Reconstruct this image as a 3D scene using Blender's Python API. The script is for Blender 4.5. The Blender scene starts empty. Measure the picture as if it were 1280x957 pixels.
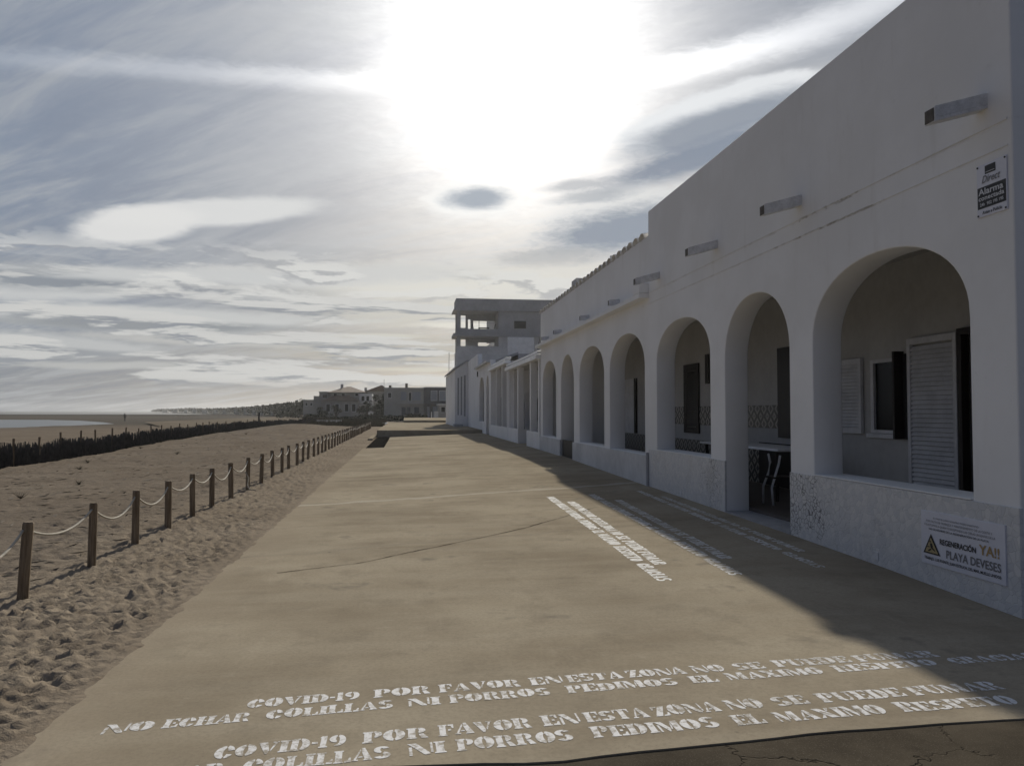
import bpy, bmesh, math, random
import numpy as np
from mathutils import Vector, Matrix, Quaternion
random.seed(7); rng = np.random.default_rng(7)
R = math.radians
sc = bpy.context.scene; COL = sc.collection

# ------------------------------------------------------------------ camera, sky, sun, exposure
cam = bpy.data.cameras.new('camera'); cam.sensor_width = 36; cam.lens = 997 / 1280 * 36
cam.clip_start = .05; cam.clip_end = 60000
co = bpy.data.objects.new('camera', cam); COL.objects.link(co)
co.location = (0, 0, 1.6); co.rotation_euler = (R(92.03), 0, R(-7.6)); sc.camera = co
SUN_EL, SUN_AZ = 23.9, 7.7
sun = bpy.data.lights.new('sun', 'SUN'); sun.energy = 4.8; sun.angle = R(.8); sun.color = (1, .93, .80)
so = bpy.data.objects.new('sun', sun); COL.objects.link(so)
sv = Vector((math.sin(R(SUN_AZ)) * math.cos(R(SUN_EL)), math.cos(R(SUN_AZ)) * math.cos(R(SUN_EL)), math.sin(R(SUN_EL))))
so.rotation_euler = sv.to_track_quat('Z', 'Y').to_euler(); so.location = sv * 50
vs = sc.view_settings; vs.view_transform = 'Standard'; vs.look = 'None'; vs.exposure = 0; vs.gamma = 1
vs.use_curve_mapping = False


class G:                                     # tiny node expression helper
    def __init__(s, nt): s.nt = nt
    def n(s, t, **k):
        nd = s.nt.nodes.new(t)
        for a, b in k.items(): setattr(nd, a, b)
        return nd
    def put(s, nd, i, v):
        if isinstance(v, bpy.types.NodeSocket): s.nt.links.new(v, nd.inputs[i])
        elif v is not None: nd.inputs[i].default_value = v
    def m(s, op, a, b=None, c=None, clamp=False):
        nd = s.n('ShaderNodeMath', operation=op); nd.use_clamp = clamp
        s.put(nd, 0, a)
        if b is not None: s.put(nd, 1, b)
        if c is not None: s.put(nd, 2, c)
        return nd.outputs[0]
    def add(s, a, b): return s.m('ADD', a, b)
    def sub(s, a, b): return s.m('SUBTRACT', a, b)
    def mul(s, a, b): return s.m('MULTIPLY', a, b)
    def div(s, a, b): return s.m('DIVIDE', a, b)
    def step(s, x, lo, hi, a=0., b=1.):
        nd = s.n('ShaderNodeMapRange', interpolation_type='SMOOTHSTEP')
        s.put(nd, 0, x); s.put(nd, 1, lo); s.put(nd, 2, hi); s.put(nd, 3, a); s.put(nd, 4, b)
        return nd.outputs[0]
    def vec(s, x, y, z):
        nd = s.n('ShaderNodeCombineXYZ'); s.put(nd, 0, x); s.put(nd, 1, y); s.put(nd, 2, z); return nd.outputs[0]
    def noise(s, v, scale, detail=4, rough=.55, dist=0., col=False):
        nd = s.n('ShaderNodeTexNoise'); s.put(nd, 'Vector', v)
        nd.inputs['Scale'].default_value = scale; nd.inputs['Detail'].default_value = detail
        nd.inputs['Roughness'].default_value = rough; nd.inputs['Distortion'].default_value = dist
        return nd.outputs[1 if col else 0]
    def mix(s, f, a, b, mode='MIX'):
        nd = s.n('ShaderNodeMix', data_type='RGBA', blend_type=mode)
        s.put(nd, 0, f)
        s.put(nd, 6, a if isinstance(a, bpy.types.NodeSocket) else (*a, 1))
        s.put(nd, 7, b if isinstance(b, bpy.types.NodeSocket) else (*b, 1))
        return nd.outputs[2]
    def scalevec(s, v, sc_):
        nd = s.n('ShaderNodeVectorMath', operation='MULTIPLY'); s.put(nd, 0, v); s.put(nd, 1, sc_); return nd.outputs[0]


wd = bpy.data.worlds.new('World'); sc.world = wd; wd.use_nodes = True
nt = wd.node_tree; nt.nodes.clear(); g = G(nt)
out = g.n('ShaderNodeOutputWorld'); bg = g.n('ShaderNodeBackground'); bg.inputs[1].default_value = .1
nt.links.new(bg.outputs[0], out.inputs[0])
tc = g.n('ShaderNodeTexCoord'); dirv = tc.outputs['Generated']
sx = g.n('ShaderNodeSeparateXYZ'); nt.links.new(dirv, sx.inputs[0]); X, Y, Z = sx.outputs
az0 = g.mul(g.m('ARCTAN2', X, Y), 57.2958); el0 = g.mul(g.m('ARCSINE', Z), 57.2958)
sky = g.n('ShaderNodeTexSky', sky_type='NISHITA'); sky.sun_disc = False
sky.sun_elevation = R(SUN_EL); sky.sun_rotation = R(SUN_AZ); sky.dust_density = 2.0
den = g.add(g.m('MAXIMUM', Z, 0.), .10)
pl = g.vec(g.div(X, den), g.div(Y, den), 0.)
w1 = g.noise(g.vec(g.mul(az0, .10), g.mul(el0, .30), 0.), 1.6, 3, .6, col=True)
ws = g.n('ShaderNodeSeparateColor'); nt.links.new(w1, ws.inputs[0])
az = g.add(az0, g.mul(g.sub(ws.outputs[0], .5), 4.0)); el = g.add(el0, g.mul(g.sub(ws.outputs[1], .5), 1.3))
w2 = g.noise(g.vec(g.mul(az0, .45), g.mul(el0, 1.5), 3.), 1.5, 10, .68, .4)
# base colour: clear sky, mostly veiled by thin high cloud
K = 10.
def c10(r, g_, b): return (r * K, g_ * K, b * K)
veil = g.mix(g.step(el0, 0., 26.), c10(.315, .305, .275), c10(.245, .275, .325))
left = g.step(az0, -30., 8., 0., 1.)
veil = g.mix(g.mul(left, .75), g.mix(g.step(el0, 0., 8.), c10(.205, .235, .275), c10(.175, .22, .30)), veil)
col = g.mix(.93, sky.outputs[0], veil)
# cirrus streaks fanning over the sky
rot = g.n('ShaderNodeVectorRotate', rotation_type='Z_AXIS'); nt.links.new(pl, rot.inputs[0]); rot.inputs['Angle'].default_value = R(38)
st = g.scalevec(rot.outputs[0], (0.55, 2.6, 1.))
c1 = g.noise(st, 1.3, 8, .62, .6)
c2 = g.noise(g.scalevec(rot.outputs[0], (1.1, 5., 1.)), 1.9, 8, .62, .9)
cm = g.step(g.add(g.mul(c1, .64), g.mul(c2, .36)), .41, .64)
col = g.mix(g.mul(cm, .62), col, c10(.42, .435, .455))
dk = g.step(c1, .52, .30)
col = g.mix(g.mul(dk, .30), col, c10(.165, .195, .26))
# aureole of the sun behind thin cloud
dt = g.n('ShaderNodeVectorMath', operation='DOT_PRODUCT'); nt.links.new(dirv, dt.inputs[0]); dt.inputs[1].default_value = tuple(sv)
dd = g.mul(g.m('ARCCOSINE', g.m('MINIMUM', dt.outputs['Value'], .99999)), 57.2958)
ddn = g.add(dd, g.mul(g.sub(w2, .5), 3.2))
def gl(A, w, d=ddn, p=1.): return g.mul(g.m('POWER', 2.71828, g.mul(g.m('POWER', g.div(g.m('MAXIMUM', d, 0.), w), p), -1.)), A * K)
au = g.add(g.add(gl(1.15, 7.4), gl(.8, 7.4, p=2.)), gl(10., 2.6, p=2.))
def streak(pts, wid, amp, fall):            # long thin cloud streak through the sun: el = piecewise in az
    fc = g.n('ShaderNodeFloatCurve')
    a0, a1 = pts[0][0], pts[-1][0]; cv = fc.mapping.curves[0]
    fc.mapping.use_clip = False
    P = [((a - a0) / (a1 - a0), (e - 15.) / 15.) for a, e in pts]
    cv.points[0].location = P[0]; cv.points[1].location = P[-1]
    for p in P[1:-1]: cv.points.new(*p)
    fc.mapping.update()
    g.put(fc, 'Value', g.div(g.sub(az0, a0), a1 - a0)); fc.inputs['Factor'].default_value = 1
    e = g.add(g.mul(fc.outputs[0], 15.), 15.)
    d = g.m('ABSOLUTE', g.sub(g.add(el0, g.mul(g.sub(w2, .5), .9)), e))
    return g.mul(g.step(d, 0., wid, 1., 0.), gl(amp, fall, dd))
s1 = streak([(-26, 20.6), (-14.5, 21.8), (-1.6, 22.4), (7.6, 23.), (18, 23.0), (24.6, 23.9), (31, 25.2)], g.add(1.0, g.mul(g.step(az0, 8., 34.), 1.0)), .62, 17.)
s2 = streak([(8, 22.3), (14, 22.7), (18, 22.9), (24.6, 23.7), (31, 24.7), (37, 26.2)], g.add(.9, g.mul(g.step(az0, 8., 34.), .8)), .62, 26.)
tot = g.add(au, g.add(s1, g.mul(s2, g.step(az0, 8., 12.))))
tint = g.n('ShaderNodeMix', data_type='RGBA', blend_type='ADD'); tint.inputs[0].default_value = 1
glow = g.n('ShaderNodeMix', data_type='RGBA', blend_type='MIX')
gv = g.n('ShaderNodeVectorMath', operation='SCALE'); gv.inputs[0].default_value = (1., .985, .95); nt.links.new(tot, gv.inputs['Scale'])
nt.links.new(col, tint.inputs[6]); nt.links.new(gv.outputs[0], tint.inputs[7]); col = tint.outputs[2]
wtail = g.sub(w2, .5)
def blob(a, e, ra, re, tilt, c, op, soft=.35, rag=.9):
    global col
    da = g.sub(az, a); de = g.sub(el, e)
    ct, s_ = math.cos(R(tilt)), math.sin(R(tilt))
    u = g.add(g.mul(da, ct / ra), g.mul(de, s_ / ra)); v = g.add(g.mul(da, -s_ / re), g.mul(de, ct / re))
    d = g.m('SQRT', g.add(g.mul(u, u), g.mul(v, v)))
    d = g.add(d, g.mul(wtail, rag))
    col = g.mix(g.mul(g.step(d, 1. + soft, 1. - soft), op), col, c10(*c))
# low stratocumulus bands
az = g.add(az0, g.mul(g.sub(ws.outputs[0], .5), 1.6)); el = g.add(el0, g.mul(g.sub(ws.outputs[1], .5), .6))
for a in [(4, 9.1, 15, 1.3, 1, (.70, .69, .64), .8, .55, 1.5), (7, 7.0, 12, .9, 0, (.60, .585, .52), .6, .6, 1.6), (-9, 9.2, 13, .75, 3, (.58, .585, .58), .85, .4, 1.0),
          (-23, 7.9, 6.5, 1.15, 2, (.55, .56, .56), .9, .3, .6), (-22.5, 8.15, 4.2, .62, 1, (.22, .25, .29), .85, .55, .5),
          (-15, 8.9, 9, .45, 2, (.56, .57, .57), .85, .35, .6), (-14.5, 8.1, 8, .45, 1, (.24, .26, .29), .6, .6, .8),
          (-17, 6.1, 11, .75, 1, (.55, .56, .555), .9, .3, .5), (-17, 5.65, 8.5, .36, .6, (.24, .26, .28), .85, .5, .4),
          (-12, 4.75, 10, .30, -1, (.50, .50, .485), .8, .5, .9), (-22, 4.15, 5.5, .65, -2, (.50, .51, .51), .85, .35, .6), (-22.5, 3.75, 5, .25, -1, (.23, .25, .28), .7, .5, .6), (-18, 2.95, 9, .22, 0, (.47, .475, .465), .8, .5, .7),
          (-9, 3.4, 9, .25, 0, (.25, .26, .28), .55, .6, .8), (2, 4.4, 9, .9, 0, (.42, .40, .345), .5, .7, 1.0), (4.5, 6.2, 3.6, .22, 0, (.74, .72, .65), .8, .5, .8), (-2, 5.3, 3, .18, 0, (.60, .59, .53), .8, .5, .8), (1.5, 3.0, 4, .14, 0, (.60, .58, .50), .7, .5, .8), (-4, 6.4, 3.2, .14, 2, (.58, .58, .55), .6, .5, .8)]:
    blob(*a)
# layered cloud with lit upper rims and grey bellies
def layer(sa, se, off, lo, hi, e0, e1, e2, e3, bright, dark, op):
    global col
    va = g.add(g.mul(az0, sa), off)
    nA = g.noise(g.vec(va, g.mul(el0, se), off), 1., 9, .56, .25); nB = g.noise(g.vec(va, g.mul(g.add(el0, .45), se), off), 1., 9, .56, .25)
    cov = g.mul(g.step(nA, lo, hi), g.mul(g.step(el0, e0, e1), g.step(el0, e2, e3, 1., 0.)))
    sh = g.step(g.sub(nA, nB), -.03, .035)
    thick = g.step(nA, hi, hi + .12)
    c = g.mix(g.mul(thick, .75), g.mix(sh, dark, bright), g.mix(.35, dark, bright))
    c = g.mix(sh, c, bright)
    col = g.mix(g.mul(cov, op), col, c)
layer(.075, .62, 4.3, .50, .56, 1.2, 2.4, 7.5, 10.5, c10(.60, .60, .585), c10(.27, .29, .32), .85)
layer(.12, .50, 11.7, .50, .57, 7.0, 8.5, 9.5, 12.0, c10(.68, .68, .66), c10(.36, .37, .39), .7)
# white lens cloud
az_w, el_w = az, el
az = g.add(az0, g.mul(g.sub(ws.outputs[0], .5), .8)); el = g.add(el0, g.mul(g.sub(ws.outputs[1], .5), .5))
blob(-13.0, 13.2, 7.2, .85, 8, (.70, .705, .70), .92, .30, .32)
blob(-17.6, 12.0, 3.8, 1.15, 12, (.73, .73, .72), .94, .26, .30)
az, el = az_w, el_w
# dark lens clouds right of the sun, lit along the upper rim
az = g.add(az0, g.mul(g.sub(ws.outputs[0], .5), 1.8)); el = g.add(el0, g.mul(g.sub(ws.outputs[1], .5), .8))
blob(22.5, 19.95, 7.4, 1.75, 11, (.80, .82, .84), .92, .12, .25)
blob(22.9, 19.25, 6.9, 1.35, 11, (.25, .285, .345), .92, .4, .4)
blob(24, 18.45, 5.5, .5, 12, (.52, .54, .57), .8, .5, .8)
blob(20.5, 17.3, 6.2, .95, 15, (.22, .26, .33), .92, .45, .8)
blob(4.8, 14.9, 3.4, 1.2, 4, (.95, .95, .93), .85, .4, .7)
blob(5.0, 14.95, 2.2, .72, 3, (.32, .365, .43), .9, .5, .8)
blob(16.5, 13.6, 6.2, 2.0, 8, (.72, .73, .73), .75, .4, 1.2)
blob(16.0, 12.9, 5.8, 1.35, 8, (.24, .28, .345), .92, .5, 1.1)
blob(12.0, 15.9, 2.4, .42, 4, (.42, .44, .47), .75, .6, 1.2)
blob(13.2, 15.1, 2.8, .42, 4, (.36, .39, .43), .7, .6, 1.3)
blob(10.6, 11.0, 3.6, .55, 4, (.42, .43, .44), .7, .6, 1.6)
# below the horizon: dull sea colour
col = g.mix(g.step(Z, -.002, -.02), col, c10(.12, .12, .12))
away = g.step(dd, 34., 80.)              # clear sky darkens away from the sun
col = g.mix(away, col, g.mix(1., col, (.40, .435, .53), 'MULTIPLY'))
nt.links.new(col, bg.inputs[0])


# ------------------------------------------------------------------ materials
def mat(name, base, rough=.7, spec=.4, build=None, metal=0.):
    m = bpy.data.materials.new(name); m.use_nodes = True
    n = m.node_tree; b = n.nodes['Principled BSDF']
    b.inputs['Base Color'].default_value = (*base, 1); b.inputs['Roughness'].default_value = rough
    b.inputs['Specular IOR Level'].default_value = spec; b.inputs['Metallic'].default_value = metal
    if build: build(G(n), b)
    return m
def pos(g):
    return g.n('ShaderNodeNewGeometry').outputs['Position']
def link(g, a, b, k): g.nt.links.new(a, b.inputs[k])
def bump(g, b, h, strength, dist):
    bn = g.n('ShaderNodeBump'); bn.inputs['Strength'].default_value = strength; bn.inputs['Distance'].default_value = dist
    g.nt.links.new(h, bn.inputs['Height']); g.nt.links.new(bn.outputs[0], b.inputs['Normal']); return bn
def varied(base, amt=.15, scale=1.5, bscale=40, bdist=.002, bs=.4):
    def f(g, b):
        p = pos(g); n = g.noise(p, scale, 6, .6); n2 = g.noise(p, scale * 9, 4, .6)
        t = g.add(g.mul(n, .7), g.mul(n2, .3))
        lo = tuple(c * (1 - amt) for c in base); hi = tuple(min(1, c * (1 + amt)) for c in base)
        link(g, g.mix(g.step(t, .32, .68), lo, hi), b, 'Base Color')
        bump(g, b, g.noise(p, bscale, 5, .6), bs, bdist)
    return f
def simple(name, base, rough=.7, amt=.15, scale=1.5, bscale=40, bdist=.002, spec=.4, metal=0., bs=.4):
    return mat(name, base, rough, spec, varied(base, amt, scale, bscale, bdist, bs), metal)

def plaster(g, b):
    p = pos(g)
    n = g.noise(p, .55, 6, .6); n2 = g.noise(g.scalevec(p, (3, 3, .5)), 1.2, 5, .65); n3 = g.noise(p, 14, 5, .7)
    c = g.mix(g.step(n, .35, .65), (.77, .768, .76), (.84, .84, .84))
    c = g.mix(g.mul(g.step(n2, .56, .76), .22), c, (.56, .54, .50))
    c = g.mix(g.mul(g.step(n3, .60, .78), .22), c, (.47, .46, .45))
    s3 = g.n('ShaderNodeSeparateXYZ'); g.nt.links.new(p, s3.inputs[0])
    ln = g.add(g.step(g.m('ABSOLUTE', g.sub(s3.outputs[2], 3.945)), .006, .03, 1., 0.), g.step(g.m('ABSOLUTE', g.sub(s3.outputs[2], 3.737)), .004, .022, 1., 0.))
    rs = g.mul(g.mul(ln, g.step(g.noise(g.scalevec(p, (1, 1, 4)), 3.0, 6, .7), .50, .60)), g.step(g.m('ABSOLUTE', g.sub(s3.outputs[1], 8.6)), .6, 1.6, 1., .22))
    c = g.mix(g.mul(rs, .6), c, (.24, .21, .18))
    link(g, c, b, 'Base Color')
    h = g.add(g.mul(g.noise(p, 2.2, 4, .5), .7), g.mul(g.noise(p, 60, 5, .7), .12))
    bump(g, b, h, .55, .012)
M_plaster = mat('white_limewash_plaster', (.7, .7, .69), .85, .25, plaster)

def dado(g, b):
    p = pos(g)
    wob = g.noise(p, 5, 3, .5, col=True)
    q = g.n('ShaderNodeVectorMath', operation='ADD'); g.put(q, 0, p); g.nt.links.new(g.scalevec(wob, (.05, .05, .05)), q.inputs[1])
    vo = g.n('ShaderNodeTexVoronoi', feature='DISTANCE_TO_EDGE'); g.nt.links.new(q.outputs[0], vo.inputs['Vector']); vo.inputs['Scale'].default_value = 16
    vc = g.n('ShaderNodeTexVoronoi'); g.nt.links.new(q.outputs[0], vc.inputs['Vector']); vc.inputs['Scale'].default_value = 16
    edge = g.step(vo.outputs['Distance'], .025, .075, 1., 0.)
    s3 = g.n('ShaderNodeSeparateXYZ'); g.nt.links.new(p, s3.inputs[0])
    bare = g.step(g.m('ABSOLUTE', g.sub(s3.outputs[1], 9.05)), .15, .75, 1., 0.); bare2 = g.step(g.m('ABSOLUTE', g.sub(s3.outputs[1], 12.1)), .2, .7, .5, 0.)
    msk = g.add(g.mul(g.add(g.add(bare, bare2), .12), g.step(g.noise(p, 2.6, 4, .6), .36, .62)), .06)
    sepc = g.n('ShaderNodeSeparateColor'); g.nt.links.new(vc.outputs['Color'], sepc.inputs[0])
    tile = g.mix(sepc.outputs[0], (.56, .57, .59), (.66, .66, .66))
    stain = g.step(g.noise(p, 1.6, 5, .65), .55, .72)
    tile = g.mix(g.mul(stain, .3), tile, (.40, .39, .38))
    c = g.mix(g.mul(edge, msk), tile, (.12, .12, .13))
    link(g, c, b, 'Base Color')
    bump(g, b, g.add(g.mul(edge, -1.), g.mul(sepc.outputs[1], .5)), .5, .004)
M_dado = mat('white_broken_tile_mosaic', (.6, .6, .6), .45, .5, dado)

def concrete(g, b):
    p = pos(g)
    n = g.noise(p, .45, 6, .6); n2 = g.noise(p, 2.3, 6, .65); n3 = g.noise(g.scalevec(p, (.35, 2.2, 1)), 1.0, 5, .6)
    c = g.mix(g.step(n, .33, .67), (.262, .222, .165), (.385, .335, .255))
    c = g.mix(g.mul(g.step(n3, .42, .62), .40), c, (.385, .34, .265))
    c = g.mix(g.mul(g.step(n2, .50, .68), .42), c, (.225, .195, .15))
    bl = g.step(g.noise(p, .9, 4, .7), .60, .70); c = g.mix(g.mul(bl, .55), c, (.165, .148, .125))
    sc2 = g.step(g.noise(g.scalevec(p, (.8, 1.4, 1)), 5.5, 7, .75), .56, .70); c = g.mix(g.mul(sc2, .28), c, (.44, .395, .32))
    sp = g.step(g.noise(p, 75, 2, .5), .66, .72); c = g.mix(g.mul(sp, .35), c, (.15, .13, .11))
    dots = g.n('ShaderNodeTexVoronoi'); g.nt.links.new(p, dots.inputs['Vector']); dots.inputs['Scale'].default_value = 1.6
    sc_ = g.n('ShaderNodeSeparateColor'); g.nt.links.new(dots.outputs['Color'], sc_.inputs[0])
    dm = g.mul(g.step(dots.outputs['Distance'], .022, .045, 1., 0.), g.step(sc_.outputs[0], .62, .66))
    c = g.mix(g.mul(dm, .8), c, (.05, .045, .04))
    # pale sandy strip along the edge by the beach, and a pale pour joint across the slab
    s3 = g.n('ShaderNodeSeparateXYZ'); g.nt.links.new(p, s3.inputs[0])
    edge = g.step(g.add(s3.outputs[0], g.mul(g.noise(p, 2.4, 5, .7), 1.5)), -.45, -1.15); c = g.mix(g.mul(edge, .55), c, (.31, .262, .20))
    drift = g.step(g.noise(g.scalevec(p, (1., .35, 1)), 1.3, 7, .72), .56, .68); c = g.mix(g.mul(drift, .35), c, (.43, .375, .29))
    jy = g.add(s3.outputs[1], g.add(g.mul(s3.outputs[0], -.32), g.mul(g.noise(p, 1.5, 3, .5), .5)))
    for y0, wd_, cc, op in ((14.8, .16, (.46, .42, .35), .75), (22.5, .2, (.23, .20, .165), .4), (30.5, .25, (.40, .36, .30), .4), (9.9, .09, (.24, .21, .17), .3)):
        c = g.mix(g.mul(g.step(g.m('ABSOLUTE', g.sub(jy, y0)), wd_ * .3, wd_, 1., 0.), op), c, cc)
    gr_ = g.noise(p, 38, 6, .75); c = g.mix(g.mul(g.step(gr_, .42, .62), .22), c, (.16, .135, .105))
    link(g, c, b, 'Base Color')
    link(g, g.step(n2, .3, .7, .62, .9), b, 'Roughness')
    h = g.add(g.mul(g.noise(p, 1.6, 3, .5), .5), g.mul(g.noise(p, 120, 4, .7), .12))
    bump(g, b, h, .35, .008)
M_conc = mat('smoothed_concrete', (.3, .26, .2), .95, .0, concrete)

def asphalt(g, b):
    p = pos(g); n = g.noise(p, 1.4, 6, .65); f = g.noise(p, 140, 3, .6)
    c = g.mix(g.step(n, .35, .65), (.060, .051, .040), (.088, .075, .058))
    c = g.mix(g.mul(g.step(f, .55, .7), .4), c, (.2, .18, .15))
    wob = g.noise(p, 3, 4, .6, col=True)
    q = g.n('ShaderNodeVectorMath', operation='ADD'); g.put(q, 0, p); g.nt.links.new(g.scalevec(wob, (.6, .6, .0)), q.inputs[1])
    vo = g.n('ShaderNodeTexVoronoi', feature='DISTANCE_TO_EDGE'); g.nt.links.new(q.outputs[0], vo.inputs['Vector']); vo.inputs['Scale'].default_value = 1.1
    cr = g.mul(g.step(vo.outputs['Distance'], .001, .010, 1., 0.), g.mul(g.step(n, .44, .56), .6))
    c = g.mix(cr, c, (.02, .018, .015)); link(g, c, b, 'Base Color')
    bump(g, b, g.sub(g.add(g.mul(f, .25), n), cr), .7, .012)
M_asph = mat('old_cracked_asphalt', (.1, .09, .08), .9, .0, asphalt)

def sandm(g, b):
    p = pos(g)
    n = g.noise(p, .35, 6, .6); n2 = g.noise(p, 3.0, 6, .7); f = g.noise(p, 110, 3, .7)
    c = g.mix(g.step(n, .35, .65), (.215, .18, .140), (.265, .225, .177))
    c = g.mix(g.mul(g.step(n2, .50, .70), .5), c, (.135, .105, .078))
    c = g.mix(g.mul(f, .2), c, (.33, .27, .21))
    s3 = g.n('ShaderNodeSeparateXYZ'); g.nt.links.new(p, s3.inputs[0])
    dbr = g.mul(g.step(g.noise(g.scalevec(p, (.6, 1.6, 0)), 3.6, 8, .8), .57, .68), g.step(s3.outputs[0], -3., -3.6))
    c = g.mix(g.mul(dbr, .55), c, (.06, .047, .036))
    c = g.mix(g.step(s3.outputs[0], -3.1, -4.2), c, g.mix(1., c, (.76, .76, .78), 'MULTIPLY'))
    c = g.mix(g.mul(g.step(s3.outputs[1], 70., 150.), g.step(s3.outputs[0], -14., -24.)), c, (.105, .095, .083))
    wet = g.mul(g.step(s3.outputs[1], 330., 430.), g.step(g.noise(g.scalevec(p, (.01, .03, 1)), 1.2, 4, .6), .30, .55))
    c = g.mix(wet, c, (.045, .04, .035))
    link(g, c, b, 'Base Color')
    h = g.add(g.noise(p, 9, 6, .65), g.mul(f, .12))
    bump(g, b, h, .9, .03)
M_sand = mat('trampled_beach_sand', (.3, .24, .18), .95, .0, sandm)

def paint(g, b):
    p = pos(g)
    n = g.noise(p, 22, 6, .7); n2 = g.noise(p, 2.5, 4, .6)
    c = g.mix(g.step(g.add(g.mul(n, .75), g.mul(n2, .25)), .45, .62), (.70, .70, .71), (.30, .27, .225))
    link(g, c, b, 'Base Color'); bump(g, b, g.noise(p, 90, 4, .7), .4, .003)
M_paint = mat('worn_white_stencil_paint', (.75, .75, .75), .8, .05, paint)
def paint2(g, b):
    p = pos(g)
    n = g.noise(p, 22, 6, .7); n2 = g.noise(p, 2.5, 4, .6)
    c = g.mix(g.step(g.add(g.mul(n, .6), g.mul(n2, .4)), .44, .64), (.72, .72, .72), (.40, .37, .32))
    link(g, c, b, 'Base Color'); bump(g, b, g.noise(p, 90, 4, .7), .4, .003)
def paint3(g, b):
    p = pos(g); n = g.noise(p, 22, 6, .7)
    link(g, g.mix(g.step(n, .56, .68), (.80, .80, .79), (.5, .47, .42)), b, 'Base Color')
M_paint_bold = mat('solid_white_stencil_paint', (.8, .8, .8), .8, .05, paint3)
M_paint_faint = mat('faded_white_stencil_paint', (.5, .5, .5), .8, .03, paint2)

def water(g, b):
    p = pos(g)
    h = g.add(g.noise(g.scalevec(p, (.5, 1.6, 1)), .5, 5, .6), g.mul(g.noise(p, 3., 3, .6), .3))
    bump(g, b, h, .35, .2)
M_sea = mat('grey_sea_water', (.07, .075, .08), .5, .2, water)
M_lagoon = mat('shallow_pool_water', (.10, .11, .12), .35, .3, water)
def woodm(g, b):
    p = pos(g); n = g.noise(g.scalevec(p, (30, 30, 2.)), 1.5, 5, .65)
    link(g, g.mix(g.step(n, .35, .68), (.15, .115, .078), (.27, .215, .155)), b, 'Base Color'); bump(g, b, n, .6, .004)
M_post = mat('brown_treated_wood', (.1, .065, .04), .9, .1, woodm)
M_rope = simple('pale_rope', (.42, .39, .33), .9, .2, 30, 200, .002)
M_brush = simple('dark_brushwood', (.085, .083, .080), .9, .4, 6, 60, .004)
M_shut = simple('pale_louvre_paint', (.66, .67, .69), .6, .12, 3)
M_dark = simple('black_metal_and_room_dark', (.012, .012, .013), .5, .2, 5)
M_darkwood = simple('dark_wood', (.018, .014, .012), .6, .3, 5)
M_glass = mat('dark_window_glass', (.01, .011, .013), .15, .12)
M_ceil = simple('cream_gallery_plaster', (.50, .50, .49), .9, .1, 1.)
M_gfloor = simple('dark_floor_tiles', (.10, .085, .075), .6, .2, 3)
M_thr = simple('grey_threshold_stone', (.34, .34, .35), .7, .15, 4)
M_scup = simple('grey_cement_gutter', (.66, .66, .67), .85, .2, 9, 60, .004)
M_mouth = simple('dark_gutter_mouth', (.11, .10, .09), .9, .3, 20)  # dark block colour standing in for the shade inside the spout mouth
M_tilerow = simple('clay_coping_tiles', (.62, .60, .57), .8, .25, 6)
M_white = simple('white_gloss_beam', (.85, .86, .87), .5, .08, 3)
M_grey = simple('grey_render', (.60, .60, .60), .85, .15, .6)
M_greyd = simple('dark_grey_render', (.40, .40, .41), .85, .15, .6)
M_cream = simple('cream_render', (.34, .33, .31), .85, .15, .3)
M_body = simple('shaded_house_render', (.42, .41, .40), .85, .15, .6)  # body behind the porch, its shade put into a darker colour
M_blue = simple('slate_blue_render', (.075, .08, .10), .8, .15, .3)
M_bluep = simple('pale_blue_shutter', (.26, .28, .32), .7, .1, .5)
M_roof = simple('brown_clay_roof', (.15, .105, .08), .95, .25, .8)
M_leaf = simple('dusty_green_leaves', (.035, .042, .024), .9, .4, .5, spec=.03)
M_leafd = simple('dark_pine_leaves', (.020, .026, .016), .9, .4, .5, spec=.03)
M_scrub = simple('dry_dune_scrub', (.075, .068, .048), .9, .4, .5, spec=.03)
M_trunk = simple('grey_brown_bark', (.07, .055, .04), .9, .3, 3)
M_ground = simple('sandy_town_ground', (.17, .145, .115), .95, .2, .1, spec=0.)
M_farland = simple('far_shore_ground', (.06, .06, .05), .95, .2, .01, spec=0.)
M_notch = simple('near_black_floor', (.016, .015, .014), 1., .2, 2, spec=0.)  # flat near-black floor filling the notch in the slab
M_signw = simple('white_sign_plastic', (.66, .67, .74), .4, .04, 5)
M_signd = mat('black_sign_print', (.012, .012, .014), .5)
M_signg = mat('grey_sign_print', (.16, .16, .17), .5)
M_signy = mat('orange_sign_print', (.38, .25, .10), .5)
M_sign_yel = mat('yellow_triangle_print', (.42, .34, .18), .5)
M_signl = mat('pale_sign_lettering', (.62, .63, .66), .5)
M_cloth = simple('dark_clothing', (.03, .03, .035), .9)
M_skirt = simple('black_glazed_skirting', (.018, .018, .02), .5, .2, 3, spec=.1)
def tilep(g, b):
    p = pos(g); s3 = g.n('ShaderNodeSeparateXYZ'); g.nt.links.new(p, s3.inputs[0])
    def tri(v, per): return g.m('ABSOLUTE', g.sub(g.m('FRACT', g.div(v, per)), .5))
    a = tri(g.add(s3.outputs[1], .03), .30); bz = tri(s3.outputs[2], .30)
    d = g.add(a, bz); k = g.m('FRACT', g.mul(d, 2.))
    c = g.mix(g.mul(g.step(k, .40, .48), g.step(k, .86, .78)), (.012, .013, .015), (.34, .33, .31))
    gr = g.m('MAXIMUM', g.step(tri(s3.outputs[1], .15), .46, .48), g.step(tri(s3.outputs[2], .15), .46, .48))
    c = g.mix(gr, c, (.10, .10, .10)); link(g, c, b, 'Base Color')
M_tiles = mat('dark_patterned_wall_tiles', (.1, .1, .1), .3, .5, tilep)


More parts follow.
